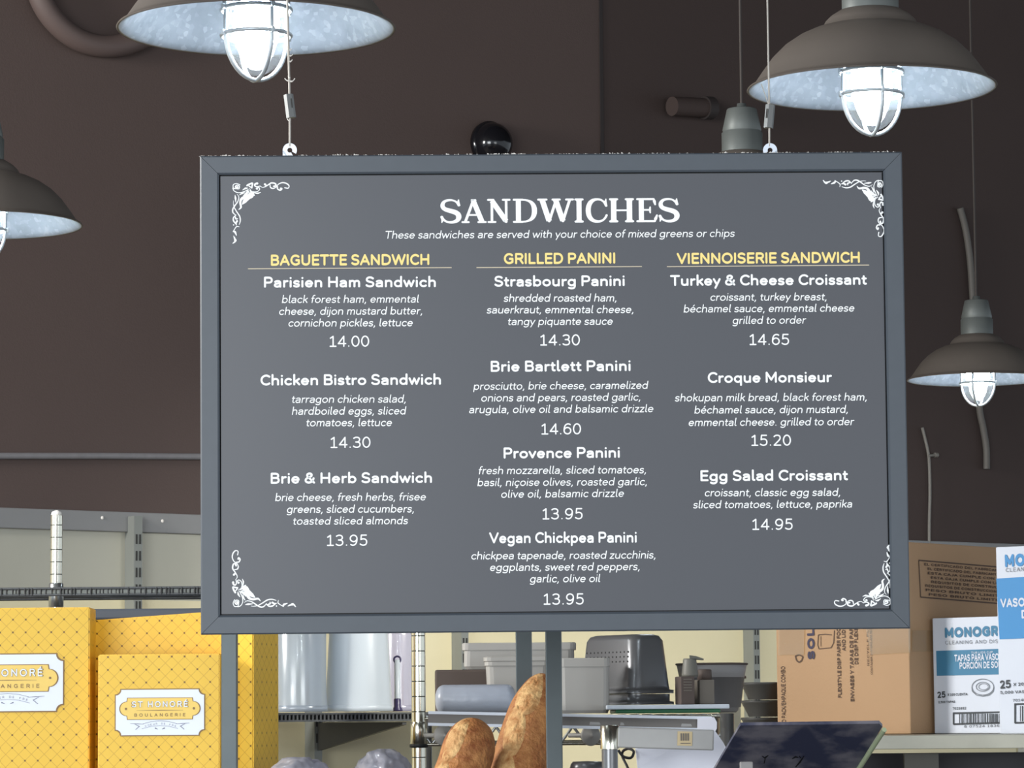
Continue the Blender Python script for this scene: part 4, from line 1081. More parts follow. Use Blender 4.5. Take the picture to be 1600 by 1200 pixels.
# ---------------------------------------------------------------- what stands on the chrome shelf
ZT = SZT+.0012
def W_(px0, px1, Y): return (px1-px0)*Y/F
def tub(label, px0, px1, py_top, Y, mt, rim=.012, tap=.93, dep=None, name='plastic_tub', cat='tub', zb=None, lid=None, rz=0.):
    """rectangular tub tapering to its foot, with a rim band"""
    zb = ZT if zb is None else zb; w_ = W_(px0, px1, Y); xm = P((px0+px1)/2, py_top, Y).x; zt = P((px0+px1)/2, py_top, Y).z; d_ = dep or w_
    r = thing(name, label, cat, (xm, Y+d_/2, zb), rz)
    rm = Matrix.Translation((xm, Y+d_/2, 0)) @ Matrix.Rotation(rz, 4, 'Z')
    def ring(k, z, rad):
        out = []; hw, hd = w_*k/2, d_*k/2
        for sx_, sy_, a0 in ((1, 1, 0), (-1, 1, 90), (-1, -1, 180), (1, -1, 270)):
            for q in range(4):
                a_ = math.radians(a0+30*q); out.append(rm @ Vector((sx_*(hw-rad)+rad*math.cos(a_), sy_*(hd-rad)+rad*math.sin(a_), z)))
        return out
    rad = min(w_, d_)*.12
    def loft(levels, cap0=True, cap1=True):
        b = MB(); rings = [ring(k, z, rad) for k, z in levels]; n = 16
        vs = [v for q in rings for v in q]; fs = [(i*n+j, i*n+(j+1) % n, (i+1)*n+(j+1) % n, (i+1)*n+j) for i in range(len(rings)-1) for j in range(n)]
        if cap0: fs.append(tuple(reversed(range(n))))
        if cap1: fs.append(tuple(range((len(rings)-1)*n, len(rings)*n)))
        return b.add(vs, fs)
    loft([(tap*.95, zb), (tap, zb+.006), (.965, zt-rim)], True, False).build('body', mt, r)
    loft([(.965, zt-rim), (1.0, zt-rim), (1.0, zt-.002), (.985, zt)], False, lid is not None).build('rim', mt, r)
    if lid: loft([(1.01, zt-.004), (1.03, zt-.003), (1.03, zt+.004), (.98, zt+.006)]).build('lid', lid, r)
    return r, ring, loft
# translucent roll
Yq = 6.33; rr_ = W_(0, 46, Yq)/2; xa, xb = P(680, 1090, Yq).x, P(806, 1090, Yq).x; zc = ZT+rr_
b = MB(); prof = [(0, xa)]
for k in range(1, 7): a_ = math.radians(15*k); prof.append((rr_*math.sin(a_)**.75, xa+rr_*.62*(1-math.cos(a_))))
for k in range(6, 0, -1): a_ = math.radians(15*k); prof.append((rr_*math.sin(a_)**.75, xb-rr_*.62*(1-math.cos(a_))))
prof.append((0, xb))
b.lathe(prof, Matrix.Translation((0, Yq, zc)) @ Matrix(((0, 0, 1, 0), (0, 1, 0, 0), (-1, 0, 0, 0), (0, 0, 0, 1))), 28)
b.build('plastic_roll', 'roll', label='pale translucent roll of plastic bags lying on the chrome shelf', cat='roll', origin=((xa+xb)/2, Yq, ZT))
# little stack of white cups
b = MB(); r = thing('cup_stack', 'few small white cups nested on the shelf beside the tall loaf', 'cups', (P(817, 1105, 6.30).x, 6.30, ZT))
for k in range(3):
    px = 815+k*5; c_ = Vector((P(px, 1105, 6.30).x, 6.30+.005*k, ZT))
    MB().lathe([(0, .0), (.007, .0), (.010, .011+.004*k), (.0105, .012+.004*k)], Matrix.Translation(c_), 16).build('cup', 'paper', r)
# tubs
tub('grey plastic tub with overhanging lid behind the translucent roll', 757, 862, 1030, 6.50, 'grey_plastic', lid='grey_plastic', tap=.90, dep=.12)
tub('wide pale grey tub at the back of the chrome shelf, tallest behind the roll', 722, 900, 1004, 6.66, 'grey_plastic', tap=.97, dep=.10, rim=.014, zb=P(740, 1046, 6.66).z)
b = MB(); b.box((P(735, 1080, 6.66).x, 6.70, (ZT+P(740, 1046, 6.66).z)/2), (W_(690, 800, 6.66), .10, P(740, 1046, 6.66).z-ZT-.001), bev=.004); 
b.build('dark_crate', 'brown_card', label='dark brown crate under the wide pale tub on the chrome shelf', cat='crate', origin=(P(735, 1080, 6.66).x, 6.70, ZT))
tub('warm grey square tub with thick rim just past the dark post', 872, 953, 1028, 6.36, 'grey_plastic', rim=.016, tap=.95, dep=.09)
# upturned steel pans, nested, corner toward the room
Yp = 6.42; zb_ = P(1000, 1101, Yp).z; apex = P(988, 1080, Yp); rz = math.radians(33)
def pan(label, ztop, zbot, wd, dp, off, holes=False):
    u = Vector((math.cos(rz), math.sin(rz), 0)); v = Vector((-math.sin(rz), math.cos(rz), 0))
    c_ = Vector((apex.x, Yp, 0))+u*(wd/2)+v*(dp/2)
    r = thing('steel_pan', label, 'pan', (c_.x, c_.y, zbot), rz, 'upturned steel pans')
    def ring(hw, hd, z, rad):
        out = []
        for sx_, sy_, a0 in ((1, 1, 0), (-1, 1, 90), (-1, -1, 180), (1, -1, 270)):
            for q in range(6):
                a_ = math.radians(a0+18*q); x_, y_ = sx_*(hw-rad)+rad*math.cos(a_), sy_*(hd-rad)+rad*math.sin(a_); out.append(c_+u*x_+v*y_+UP*z)
        return out
    lv = [(wd/2, dp/2, zbot, .022), (wd/2, dp/2, zbot+.006, .022), (wd/2-.006, dp/2-.006, zbot+.007, .020), (wd/2-.007, dp/2-.007, zbot+.013, .020), (wd/2-.014, dp/2-.014, ztop-.012, .022), (wd/2-.019, dp/2-.019, ztop-.003, .022), (wd/2-.028, dp/2-.028, ztop, .016)]
    if ztop-zbot < .04: lv = [(wd/2, dp/2, zbot, .022), (wd/2, dp/2, zbot+.005, .022), (wd/2-.006, dp/2-.006, zbot+.006, .02), (wd/2-.006, dp/2-.006, ztop-.001, .02)]
    rings = [ring(*q) for q in lv]; n = 24
    b = MB(); b.add([x_ for q in rings for x_ in q], [(i*n+j, i*n+(j+1) % n, (i+1)*n+(j+1) % n, (i+1)*n+j) for i in range(len(rings)-1) for j in range(n)] , 0, True)
    b.add(rings[-1], [tuple(range(n))]); b.build('pan_body', 'steel', r)
    if holes:
        b = MB(); nx = -u
        for row in range(3):
            for k in range(12):
                zz = zbot+.060+.009*row; hw = wd/2-.0108-.0007*row
                b.lathe([(0, .0008), (.0017, .0006), (.0017, -.001)], Matrix.Translation(c_+nx*(hw)+v*(-dp/2+.03+.0125*k)+UP*zz) @ nx.to_track_quat('Z', 'Y').to_matrix().to_4x4(), 8)
        b.build('drain_holes', 'slot', r)
    return r
zr = P(1000, 1078, Yp).z
pan('deep upturned steel pan on top of its stack, with a perforated side', P(1010, 990, Yp).z, P(1000, 1083, Yp).z, .106, .20, 0, True)
pan('upturned steel pan whose flat rim shows beneath the deep pan', P(1000, 1083.2, Yp).z, P(1000, 1100.5, Yp).z, .106, .20, 0)
# boards
Yw = 6.30
def board(label, px0, px1, py0, py1, Y, mt, dep):
    a_, c_ = P(px0, py0, Y), P(px1, py1, Y); zt, zb = P((px0+px1)/2, py0, Y).z, P((px0+px1)/2, py1, Y).z
    MB().box(((a_.x+c_.x)/2, Y+dep/2, (zt+zb)/2), (c_.x-a_.x, dep, zt-zb), bev=.002).build('cutting_board', mt, label=label, cat='cutting board', group='cutting boards under the pans', origin=((a_.x+c_.x)/2, Y+dep/2, zb))
board('white plastic cutting board under the steel pans', 948, 1140, 1101, 1108, Yw, 'white_board', .40)
board('green plastic cutting board beneath the white one', 962, 1126, 1108.2, 1114.0, Yw+.005, 'green_board', .39)
zbd = P(1000, 1101, Yw).z
# cartons and bottle at the end of the shelf
def carton(name, label, cat, px0, px1, py0, py1, Y, dep, mt, rz=0., slots=0, zb=None):
    a_, c_ = P(px0, py1, Y), P(px1, py1, Y); zt = P((px0+px1)/2, py0, Y).z; zb = P((px0+px1)/2, py1, Y).z if zb is None else zb; w_ = c_.x-a_.x
    rm = Matrix.Rotation(rz, 3, 'Z'); o = Vector(((a_.x+c_.x)/2, Y, zb)); ctr = o+(rm @ Vector((0, 1, 0)))*dep/2
    r = thing(name, label, cat, ctr, rz)
    MB().box(ctr+UP*(zt-zb)/2, (w_, dep, zt-zb), rm, bev=.0015).build('carton', mt, r)
    if slots:
        b = MB()
        for k in range(slots): b.box(o+(rm @ Vector((0, -.0005, 0)))+UP*((zt-zb)*(.9-.1*k)), (w_*.6, .0016, .0018), rm)
        b.build('printed_bars', 'taupe', r)
    return r, zt
_, zt_ = carton('small_carton', 'small dark brown carton with pale bars, standing by the steel pans', 'carton', 1064, 1086, 1057, 1101, 6.36, .05, 'brown_card', math.radians(10), 5, zb=zbd)
carton('small_carton', 'small taupe carton beside the dark one with pale bars', 'carton', 1093, 1117, 1062, 1101, 6.40, .05, 'taupe', math.radians(10), 0, zb=zbd)
r = thing('squeeze_bottle', 'small olive grey bottle with side spout sitting on the dark carton', 'bottle', (P(1078, 1055, 6.385).x, 6.388, zt_))
pb_ = P(1078, 1055, 6.388); hh = P(1078, 1029, 6.388).z-zt_
MB().lathe([(0, 0), (.0155, 0), (.0155, .004), (.0125, hh*.9), (.0118, hh), (0, hh)], Matrix.Translation((pb_.x, 6.388, zt_)), 20).build('bottle_body', 'olive_grey', r)
b = MB(); b.tube([(pb_.x, 6.388, zt_+hh), (pb_.x+.012, 6.388, zt_+hh+.001), (pb_.x+.026, 6.388, zt_+hh-.002)], [.0065, .0035, .0015], 10); b.build('spout', 'olive_grey', r)
zc_ = P(1103, 1062, 6.40).z
b = MB(); b.lathe([(0, 0), (.014, 0), (.013, .018), (.011, .0195), (0, .020)], Matrix.Translation((P(1101, 1060, 6.42).x, 6.42, zc_)), 18); b.build('squat_cap', 'brown_card', label='squat dark brown cap resting on the taupe carton', cat='jar', origin=(P(1101, 1060, 6.42).x, 6.42, zc_))  # dark lump, taken for a loose cap
# big grey bowl behind
Yk = 6.58; ck = P(1112, 1040, Yk); zk = P(1112, 1037, Yk).z
r = thing('grey_bowl', 'wide grey bowl with dark rim standing behind the small cartons', 'bowl', (ck.x, Yk, ZT))
MB().lathe([(0, ZT), (.045, ZT), (.05, ZT+.004), (.064, zk-.02), (.0675, zk-.003), (.066, zk-.002), (.055, ZT+.01), (0, ZT+.006)], Matrix.Translation((ck.x, Yk, 0)), 36).build('bowl_body', 'grey_plastic_dark', r)
b = MB(); b.tube([(ck.x+.068*math.cos(2*math.pi*k/40), Yk+.068*math.sin(2*math.pi*k/40), zk-.001) for k in range(40)], .002, 8, closed=True); b.build('bowl_rim', 'brown_card', r)
carton('beige_carton', 'beige carton standing just before the grey wall standard', 'carton', 1126, 1158, 1060, 1150, 6.78, .06, 'beige', 0, 0, zb=P(1480, 1148.5, 6.62).z+.001)
zz = P(1140, 1060, 6.78).z
b = MB(); b.lathe([(0, 0), (.026, 0), (.026, .004), (.014, .0115), (0, .012)], Matrix.Translation((P(1146, 1056, 6.80).x, 6.81, zz)), 22); b.build('brown_lid', 'brown_card', label='dark brown lid lying on top of the beige carton', cat='lid', origin=(P(1146, 1056, 6.80).x, 6.81, zz))

# ---------------------------------------------------------------- on the wall shelf at left
def upturned(name, label, cat, px0, px1, py_top, py_bot, Y, mt, tp, smooth=True):
    zb = SH_Z+.001; zt = P((px0+px1)/2, py_top, Y).z; r1 = W_(px0, px1, Y)/2; xm = P((px0+px1)/2, 1100, Y).x
    r = thing(name, label, cat, (xm, Y, zb))
    T = Matrix.Translation((xm, Y, zb)); h_ = zt-zb
    MB().lathe([(r1*.985, .016), (r1*.95, .05), (r1*tp, h_-.012), (r1*tp*.96, h_-.003), (r1*tp*.85, h_), (0, h_)], T, 40).build('body', mt, r)
    MB().lathe([(r1*.98, .016), (r1*1.0, .015), (r1*1.005, .001), (r1*.97, .0), (r1*.95, .016)], T, 40).build('rim', mt, r)
    return r
Ys = 8.70
upturned('plastic_container', 'clear plastic container upside down beside the yellow box', 'container', 418, 512, 965, 1113, 8.62, 'clear', .95)
upturned('plastic_bucket', 'white frosted bucket upside down between clear container and ringed post', 'bucket', 507, 614, 965, 1113, 8.72, 'frost', .84)
r = upturned('plastic_dispenser', 'clear lavender canister behind the ringed post', 'container', 594, 650, 985, 1113, 9.02, 'lav', 1.0)
# dark tube with a ring, standing in front of the canister
Yd = 8.86; c_ = P(621, 1100, Yd); zt_ = P(621, 1024, Yd).z; zb_ = SH_Z+.001
r = thing('measuring_tube', 'slim clear tube with dark ring top and dark foot, beside the ringed post', 'tube', (c_.x, Yd, zb_))
MB().lathe([(.0075, .02), (.0075, zt_-zb_-.012), (0, zt_-zb_-.011)], Matrix.Translation((c_.x, Yd, zb_)), 18).build('tube_body', 'frost', r)
b = MB(); b.lathe([(0, 0), (.014, 0), (.013, .006), (.009, .012), (.0095, .030), (.007, .034), (0, .035)], Matrix.Translation((c_.x, Yd, zb_)), 20); b.build('foot', 'purple', r)
b = MB(); b.tube([(c_.x+.0085*math.cos(2*math.pi*k/20), Yd-.001, zt_-.011+.0085*math.sin(2*math.pi*k/20)) for k in range(20)], .0026, 8, closed=True); b.build('ring_handle', 'purple', r)

# ================================================================ steel shelf with cartons
YE = 6.62; zS = P(1480, 1148.5, YE).z; zS0 = P(1480, 1170, YE).z
xa, xb = P(1141, 1150, YE).x, P(1720, 1150, YE).x
r = thing('steel_shelf', 'worn steel shelf carrying the cardboard and white cartons', 'shelf', ((xa+xb)/2, YE+.45, 0))
MB().box(((xa+xb)/2, YE+.45, zS-.0015), (xb-xa, .90, .003)).build('shelf_top', 'shelf_steel', r)
MB().box(((xa+xb)/2, YE-.002, (zS+zS0)/2), (xb-xa, .004, zS-zS0), bev=.001).build('front_edge', 'shelf_steel', r)
for xx in (xa+.02, xb-.02):
    for yy in (YE+.03, YE+.87): MB().box((xx, yy, zS/2-.002), (.03, .03, zS-.006)).build('leg', 'shelf_steel', r)
MB().box((P(1439, 1190, YE+.1).x, YE+.1, zS0-.16), (W_(1413, 1466, YE+.1), .02, .30)).build('front_panel', 'olive_grey', r)
MB().box(((xa+xb)/2, YE+.22, zS0-.18), (xb-xa-.1, .01, .34)).build('back_panel', 'under', r)
ZS = zS+.001
PH = math.radians(40)
FU = Vector((math.cos(PH), -math.sin(PH), 0)); FN = Vector((-math.sin(PH), -math.cos(PH), 0))   # along a front face, and out of it
RU = -FN                                                                                     # along the face that recedes
RN = FU
def corner_box(r, corner, wl, wr, h_, mt, name='carton'):
    """box with a corner edge facing the room: wl along -FU, wr along RU"""
    c_ = Vector(corner)-FU*wl/2+RU*wr/2+UP*h_/2
    return MB().box(c_, (wl, wr, h_), Matrix((FU, RU, UP)).transposed(), bev=.0025).build(name, mt, r)
# big cardboard box
Yc = 6.95; cc = P(1423, 1140, Yc); cc.z = ZS; hB = P(1421, 846.5, Yc).z-ZS
# solve the width of the lit face from where its far edge shows
def width_to(px, corner, dirn):
    lo, hi = 0, 1.5
    for _ in range(50):
        m_ = (lo+hi)/2; q = Vector(corner)+dirn*m_; sx_ = 800+F*((q-CAM).dot(cr)/(q-CAM).dot(fwd))
        if (sx_ > px) == (dirn.x < 0): lo = m_
        else: hi = m_
    return lo
wl = width_to(1215, cc, -FU)
r = thing('cardboard_box', 'big brown cardboard box with tape and upright printing, behind the sign\'s bottom corner', 'box', cc+RU*.2-FU*wl/2)
corner_box(r, cc, wl, .46, hB, 'kraft')
def face_pt(px, py, n_=FN, o=cc): return on_plane(px, py, o, n_)
def face_text(b, text, px0, py0, px1, py1, em_px, wt, n_=FN, o=cc, lift=.0012, track=0., uppx=None):
    a_, c_ = face_pt(px0, py0, n_, o), face_pt(px1, py1, n_, o); u = c_-a_
    Y = a_.y; text_to(b, text, a_, u, n_.cross(u), u.length, em_px, wt, track=track, lift=lift)
def mm(px, Y=6.95): return px*Y/F
b = MB()
fs_ = 1/math.cos(PH)
face_text(b, 'FLEXSTYLE DISP PAPER FOOD', 1315.5, 1090, 1313, 975, mm(7.6)*fs_/1.0, 150)
face_text(b, 'AND LID COMBO', 1321.8, 1017, 1320.3, 950, mm(7.6)*fs_, 150)
face_text(b, 'ENVASES Y TAPAS DE PAPEL', 1335.2, 1096, 1333, 970, mm(7.6)*fs_, 150)
face_text(b, 'DE DISP FLEXSTYLE', 1341.5, 1038, 1340, 960, mm(7.6)*fs_, 150)
face_text(b, 'RECYCLE PLEASE', 1358.5, 1040, 1357, 960, mm(4)*fs_, 110)
face_text(b, 'CONTAINER SYSTEMS ARE RECYCLABLE', 1364, 1054, 1362, 960, mm(4)*fs_, 110)
face_text(b, 'HEO PACK/EMPAQUE COMBO', 1228.6, 1138, 1227, 1041, mm(9)*fs_, 110)
# outline cup pictured on the box
def face_line(b, pts, w_, n_=FN, o=cc, lift=.0012):
    q = [face_pt(x_, y_, n_, o)+n_*lift for x_, y_ in pts]
    for i in range(len(q)-1):
        d_ = (q[i+1]-q[i]); s_ = n_.cross(d_).normalized()*w_/2; b.add([q[i]-s_, q[i+1]-s_, q[i+1]+s_, q[i]+s_], [(0, 1, 2, 3)])
face_line(b, [(1279, 992), (1278, 1008), (1280, 1014), (1299, 1012), (1303, 1004), (1304, 985)], .0018); face_line(b, [(1279, 992), (1290, 991), (1300, 992)], .0018); face_line(b, [(1283, 994), (1283, 1010)], .0012)
face_line(b, [(1243, 1025), (1245, 1032), (1249, 1035), (1253, 1032), (1255, 1026), (1249, 1023), (1243, 1025)], .003)
b.build('printing', 'kraft_ink', r)
b = MB(); face_text(b, 'SOLO', 1274, 1030, 1272, 962, mm(15.5)*fs_, 190); b.build('brand_lettering', 'navy_ink', r)
# printed panel on the receding face
def rp(px, py): return on_plane(px, py, cc, RN)+RN*.0012
b = MB(); qd = [rp(1437, 876), rp(1572, 886), rp(1572, 950), rp(1439, 933)]
def quad_line(b, A_p, B_p, w_, n_):
    d_ = B_p-A_p; s_ = n_.cross(d_).normalized()*w_/2; b.add([A_p-s_, B_p-s_, B_p+s_, A_p+s_], [(0, 1, 2, 3)])
qd = [rp(1435, 875.5), rp(1590, 888.5), rp(1590, 945.5), rp(1438, 933)]
for i in range(4): quad_line(b, qd[i], qd[(i+1) % 4], .0028, RN)
rows = ['EL CERTIFICADO DEL FABRICANTE', 'ESTA CAJA CUMPLE CON LOS', 'REQUISITOS DE CONSTRUCCION', 'PESO BRUTO LIMITE']
for k, tx in enumerate(rows):
    for j in range(2):
        f_ = (k*2+j+1.1)/8.6; a_ = qd[0].lerp(qd[3], f_); c_ = qd[1].lerp(qd[2], f_); o_ = a_.lerp(c_, .05+.03*((k+j) % 3)); u = (c_-a_)
        text_to(b, tx, o_, u, RN.cross(u), u.length*(.8-.08*((k*3+j) % 3)), .0075, 150, lift=.0002)
b.build('certificate_panel', 'kraft_ink', r)
# clear tape over the front and round the corner
b = MB()
def tape_quad(pts, n_, lift=.0022): b.add([on_plane(x_, y_, cc, n_)+n_*lift for x_, y_ in pts], [(3, 2, 1, 0)])
for pts, n_ in (([(1217, 975), (1258, 975), (1257, 1023), (1217, 1024)], FN), ([(1352, 975), (1423, 975), (1423, 1020), (1362, 1023)], FN), ([(1424, 985), (1470, 985), (1470, 1018), (1424, 1018)], RN)):
    b = MB(); tape_quad(pts, n_); b.build('packing_tape', 'tape', r)
# white cartons
# small one: its left edge at x=1457; front face runs to the right toward the room
Yw_ = 7.00
def wface(px, py, o): return on_plane(px, py, o, FN)
so = P(1460, 1140, Yw_); so.z = ZS; hS = P(1457, 966, Yw_).z-ZS; wS = .25
r = thing('white_carton', 'smaller white carton with teal band and drawing of a lid, before the cardboard box', 'carton', so+FU*wS/2+RU*.06, 0, 'white printed cartons')
corner_box(r, so+FU*wS, wS, .12, hS, 'white_card')
def wtext(b, tx, o, px0, py0, px1, py1, em_px, wt, track=0., Y=6.95, lift=.0012):
    a_, c_ = wface(px0, py0, o), wface(px1, py1, o); u = c_-a_
    text_to(b, tx, a_, u, FN.cross(u), u.length, em_px*a_.y/F, wt, track=track, lift=lift)
def wpoly(b, pts, o, lift=.0008): b.add([wface(x_, y_, o)+FN*lift for x_, y_ in pts], [tuple(range(len(pts)))])
b = MB(); wpoly(b, [(1464, 1056), (1570, 1053.5), (1570, 1013.5), (1463, 1017)], so); wtext(b, 'MONOGRAM', so, 1477, 997, 1588, 993, 23.2, 205, 10); b.build('teal_printing', 'carton_teal', r)
b = MB(); wtext(b, 'TAPAS PARA VASOS DE', so, 1492, 1034, 1578, 1031, 15.5, 150, lift=.0014); wtext(b, 'PORCIÓN DE SOUFFLÉ', so, 1500, 1045.5, 1584, 1043, 15, 150, lift=.0014); wtext(b, 'TUB LIDS CUP', so, 1518, 1021.5, 1552, 1020.5, 4.5, 110, lift=.0014)
b.build('white_printing', 'white_card', r)
b = MB(); wtext(b, '25', so, 1465.5, 1091, 1478, 1090, 14.2, 160)
wtext(b, 'X 100 CUENTA', so, 1481, 1087.5, 1512, 1086.5, 5.6, 150); wtext(b, '2,500 TAPAS', so, 1466.5, 1099, 1493, 1098, 5, 150); wtext(b, '7029882', so, 1489, 1109, 1510, 1108.5, 5.5, 120); wtext(b, '8 07524 183653', so, 1507, 1137, 1572, 1135.5, 5.5, 90, 60)
for pts in ([(1489, 1116), (1580, 1113.5), (1580, 1111), (1489, 1113)], [(1490, 1133), (1580, 1130.5), (1580, 1127.5), (1490, 1130)], [(1489, 1132), (1491.5, 1132), (1491.5, 1114), (1489, 1114)]): wpoly(b, pts, so)
random.seed(3); x = 1499.
while x < 1576:
    wd = random.choice((.7, .9, 1.4, 2.0)); wpoly(b, [(x, 1130.4), (x+wd, 1130.4), (x+wd, 1115), (x, 1115)], so); x += wd+random.choice((.8, 1.1, 1.7))
b.build('black_printing', 'carton_black', r)
b = MB(); wtext(b, 'CLEANING AND DISPOSABLES', so, 1477.5, 1007, 1606, 1003.5, 8, 90, 60)
def well(cx, cy, rx, ry): return [(cx+rx*math.cos(2*math.pi*k/28), cy+ry*math.sin(2*math.pi*k/28)) for k in range(29)]
b.build('grey_printing', 'carton_grey', r)
b = MB()
for cx, cy, rx, ry, w_ in ((1536, 1073.5, 17, 12.5, .0016), (1536, 1073, 10.5, 7, .0016), (1537, 1073, 7.5, 4.8, .0012)):
    pts = [wface(x_, y_, so)+FN*.0012 for x_, y_ in well(cx, cy, rx, ry)]
    for i in range(28): quad_line(b, pts[i], pts[i+1], w_, FN)
pts = [wface(x_, y_, so)+FN*.0012 for x_, y_ in [(1519, 1074), (1519.5, 1080), (1526, 1086), (1536, 1088), (1546, 1086), (1552.5, 1080), (1553, 1074)]]
for i in range(6): quad_line(b, pts[i], pts[i+1], .0018, FN)
b.build('lid_drawing', 'carton_grey', r)
# big one in front, cut by the picture's edge
bo = P(1562, 1143, 6.70); bo.z = ZS; hBg = P(1554, 855, 6.70).z-ZS; wBg = .20
r = thing('white_carton', 'taller white carton with bright blue band at the picture\'s edge', 'carton', bo+FU*wBg/2+RU*.06, 0, 'white printed cartons')
bo = bo
corner_box(r, bo+FU*wBg, wBg, .13, hBg, 'white_card')
b = MB(); wpoly(b, [(1562, 999), (1660, 995), (1660, 898), (1557, 904)], bo); wtext(b, 'MONOGRAM', bo, 1571, 886.5, 1692, 879, 28.5, 200, 10); b.build('blue_printing', 'carton_blue', r)
b = MB(); wtext(b, 'VASOS DE PORCION', bo, 1564, 949.5, 1700, 943, 20, 165, lift=.0014); wtext(b, 'DE SOUFFLE', bo, 1597, 966.5, 1690, 961, 19, 165, lift=.0014); b.build('white_printing', 'white_card', r)
b = MB(); wtext(b, '25', bo, 1563.5, 1076.5, 1580, 1075, 18.5, 160); wtext(b, 'X 200 CUENTA', bo, 1584, 1072, 1640, 1069.5, 7, 130); wtext(b, '5,000 VASOS', bo, 1563.5, 1084.5, 1612, 1082.5, 6.5, 130); wtext(b, '7014880', bo, 1583, 1096.5, 1612, 1095, 6, 110)
for pts in ([(1585, 1102), (1680, 1099), (1680, 1096.5), (1585, 1099)], [(1586, 1131), (1680, 1128), (1680, 1125.5), (1586, 1128)], [(1585, 1130), (1588, 1130), (1588, 1100), (1585, 1100)], [(1594, 1127), (1595, 1127), (1595, 1103), (1594, 1103)], [(1597, 1127), (1599, 1127), (1599, 1103), (1597, 1103)]): wpoly(b, pts, bo)
b.build('black_printing', 'carton_black', r)
b = MB(); wtext(b, 'CLEANING AND DISPOSABLES', bo, 1572, 894, 1710, 886, 9, 90, 60); b.build('grey_printing', 'carton_grey', r)
# dark trays at the box's side and a scrap of brown card
for k, (y0_, y1_) in enumerate(((1066, 1093), (1094, 1120), (1121, 1147.2))):
    Yt = 7.18+.02*k; xm = P(1195, 1100, Yt).x; zt, zb = P(1195, y0_, Yt).z, P(1195, y1_, Yt).z
    b = MB(); w_ = W_(1172, 1226, Yt)
    b.lathe([(w_*.42, zb), (w_*.62, zt-.006), (w_*.66, zt-.003), (w_*.64, zt), (w_*.58, zt-.004), (0, zb+.004), ], Matrix.Translation((xm, Yt+.05, 0)), 4 if False else 20)
    b.build('charcoal_bowl', 'black_tray', label=('topmost', 'middle', 'lowest')[k]+' of the charcoal bowls stacked beside the cardboard box', cat='bowl', group='stacked charcoal bowls', origin=(xm, Yt+.05, zb))

# ================================================================ till corner
# tilted dark panel
q = [P(1157, 1133.5, 5.25), P(1374, 1130.5, 5.25), P(1379, 1137, 5.26), P(1300, 1262, 5.52), P(1080, 1268, 5.52), P(1142, 1158, 5.30)]
uu_ = (q[1]-q[0]).normalized(); nrm = (q[3]-q[2]).cross(uu_).normalized()
if nrm.y > 0: nrm = -nrm
vv_ = nrm.cross(uu_).normalized(); o_ = q[0]
poly = [((x_-o_).dot(uu_), (x_-o_).dot(vv_)) for x_ in q]
if sum(poly[i][0]*poly[(i+1) % 6][1]-poly[(i+1) % 6][0]*poly[i][1] for i in range(6)) < 0: poly = poly[::-1]
r = thing('till_screen', 'tilted dark navy till screen with smudges, seen from behind under the cardboard box', 'screen', (o_+uu_*.1-vv_*0))
b = MB(); b.prism(poly, o_, uu_, vv_, nrm, -.005, 0); b.build('screen_back', 'navy', r)
b = MB(); pa_, pb_ = q[2]+Vector((.003, .004, -.003)), q[3]+Vector((.003, .004, 0)); b.tube([pa_, pb_], .0042, 6); b.build('glass_edge', 'glass_edge', r)
b = MB()
def tfs(a_, d_): 
    return on_plane(a_, d_, o_, nrm)+nrm*.0006
for pts in ([(1191, 1181), (1195, 1184), (1200, 1180)], [(1196, 1182), (1194, 1192)], [(1238, 1185), (1243, 1182), (1247, 1183)], [(1249, 1181), (1251, 1184)], [(1256, 1181), (1250, 1190), (1243, 1198)]):
    taper(b, pts, lerpw(len(pts), 1.2, 2.6, 1.2), tfs)
b.build('marks', 'black', r)
MB().box((P(1165, 1196, 5.3).x, 5.285, P(1165, 1196, 5.3).z), (.02, .012, .012), bev=.002).build('latch', 'grey_plastic_dark', r)
b = MB(); b.tube([(P(1240, 1240, 5.48).x, 5.5, CT), (P(1240, 1240, 5.48).x, 5.5, P(1240, 1240, 5.5).z)], .02, 14); b.build('stand', 'black', r)
# aluminium arm on a chrome pole
Ya = 5.42
a0, a1 = P(965, 1152, Ya), P(1115, 1156.5, Ya); ha = W_(1, 33, Ya)
r = thing('till_pole', 'chrome pole with flat aluminium arm and small sticker, before the chrome shelf', 'pole', (P(953, 1190, Ya).x, Ya, CT))
xm = P(952.5, 1150, Ya).x; rad = W_(938, 967, Ya)/2
MB().lathe([(rad, P(953, 1170, Ya).z), (rad, P(953, 1134, Ya).z), (rad*.9, P(953, 1133, Ya).z), (0, P(953, 1133, Ya).z)], Matrix.Translation((xm, Ya, 0)), 32).build('pole_head', 'chrome', r)
MB().lathe([(rad*.86, CT), (rad*.86, P(953, 1170.5, Ya).z)], Matrix.Translation((xm, Ya, 0)), 28).build('pole', 'steel', r)
b = MB(); ang = math.atan2(a1.z-a0.z, a1.x-a0.x); b.box((a0+a1)/2, ((a1-a0).length, .014, ha), Matrix.Rotation(-ang, 3, 'Y'), bev=.002); arm = b.build('arm', 'alu', r)
sq = P(1070, 1154, Ya-.0085)
MB().box(sq, (W_(1060, 1083, Ya), .0008, W_(0, 22, Ya)), Matrix.Rotation(-ang, 3, 'Y')).build('sticker', 'sticker', arm)
b = MB()
for k in range(4): b.box(sq+Vector((-.0055+.0036*k, -.0008, .0025)), (.0026, .0006, .0115))
b.box(sq+Vector((.001, -.0008, -.0075)), (.016, .0006, .0012)); b.build('sticker_print', 'taupe', arm)
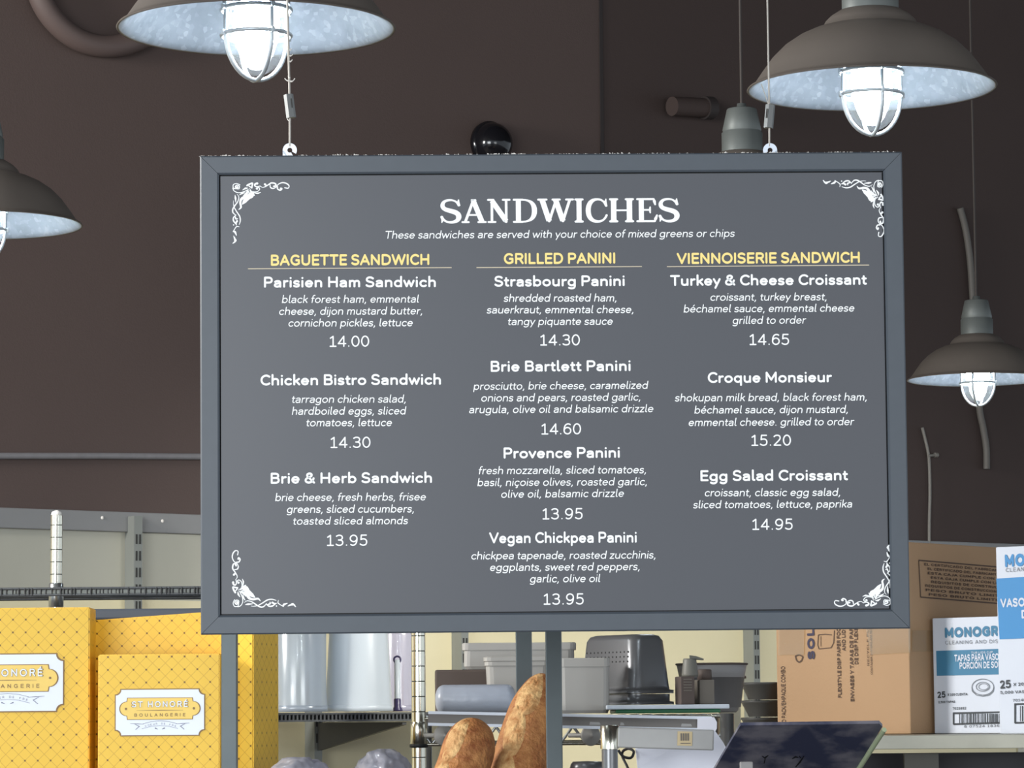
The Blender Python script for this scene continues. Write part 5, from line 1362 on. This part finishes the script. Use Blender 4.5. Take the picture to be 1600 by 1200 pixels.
# paper
Yq = 5.60
b = MB(); row = []
pl_ = [(993, 1140, .0), (1107, 1139, 0), (1118, 1143, 0), (1130, 1160, -.01), (1156, 1212, -.05), (1160, 1260, -.07), (1000, 1262, -.07), (996, 1200, -.04), (992, 1165, -.015)]
vs = [P(x_, y_, Yq+d_*.6) for x_, y_, d_ in pl_]; n = len(vs)
b.add(vs+[v_+Vector((0, .0015, 0)) for v_ in vs], [tuple(range(n))[::-1], tuple(range(n, 2*n))]+[(i, (i+1) % n, n+(i+1) % n, n+i) for i in range(n)])
b.build('paper_sheet', 'paper', label='blank white paper sheet hanging behind the aluminium arm', cat='paper', origin=P(1070, 1260, Yq))
# steel canister whose lid just shows
Yn = 5.75; c_ = P(918, 1200, Yn)
b = MB(); zt = P(918, 1190, Yn).z
b.lathe([(.03, CT), (.03, zt-.012), (.028, zt-.004), (.024, zt), (0, zt+.001)], Matrix.Translation((c_.x, Yn, 0)), 30); b.build('steel_canister', 'steel', label='small steel canister whose shiny lid shows left of the chrome pole'.replace('left of', 'beside'), cat='canister', origin=(c_.x, Yn, CT))
b = MB(); c0 = P(978, 1174, 5.60)
b.tube(smooth_path([P(966, 1172, 5.56), P(974, 1182, 5.56), P(986, 1184, 5.56), P(990, 1174, 5.58), P(980, 1170, 5.6), P(972, 1180, 5.62), P(985, 1215, 5.6), P(985, 1290, 5.6), P(985, 1345, 5.6)], 6), .0022, 8)
b.build('black_cable', 'black', label='looped black cable beside the chrome pole', cat='cable', origin=c0)

# ================================================================ clear bags at the bottom
def bag(label, px, py, wpx, Y, seed):
    rnd = random.Random(seed); top = P(px, py, Y); w_ = W_(0, wpx, Y)/2; h_ = top.z-CT
    bm = bmesh.new(); bmesh.ops.create_icosphere(bm, subdivisions=5, radius=1)
    from mathutils import noise
    for v in bm.verts:
        p = v.co.copy(); k = 1+.10*noise.noise(p*3+Vector((seed, 0, 0)))+.05*noise.noise(p*8+Vector((0, seed, 0)))+.03*abs(noise.noise(p*17+Vector((seed, seed, 0))))
        x_, y_, z_ = p*k; pz = max(-1, min(1, z_)); pw = (abs(pz)**.8)*(1 if pz > 0 else -1)
        s_ = 1.0
        v.co = Vector((x_*w_*1.0, y_*.09, h_*.5*(1+pw)))
    lo = min(v.co.z for v in bm.verts); hi = max(v.co.z for v in bm.verts)
    for v in bm.verts: v.co.z = (v.co.z-lo)/(hi-lo)*h_
    b = MB(); b.take(bm, Matrix.Translation((top.x, Y+.1, CT)), 0, True)
    b.build('plastic_bag', 'bag', label=label, cat='bag', group='clear bags on the counter', origin=(top.x, Y+.1, CT))
bag('low crinkled clear plastic bag beside the narrow yellow box', 462, 1184, 120, 5.72, 3)
bag('rounder crinkled clear plastic bag beside the ringed chrome post', 596, 1171, 100, 5.86, 8)
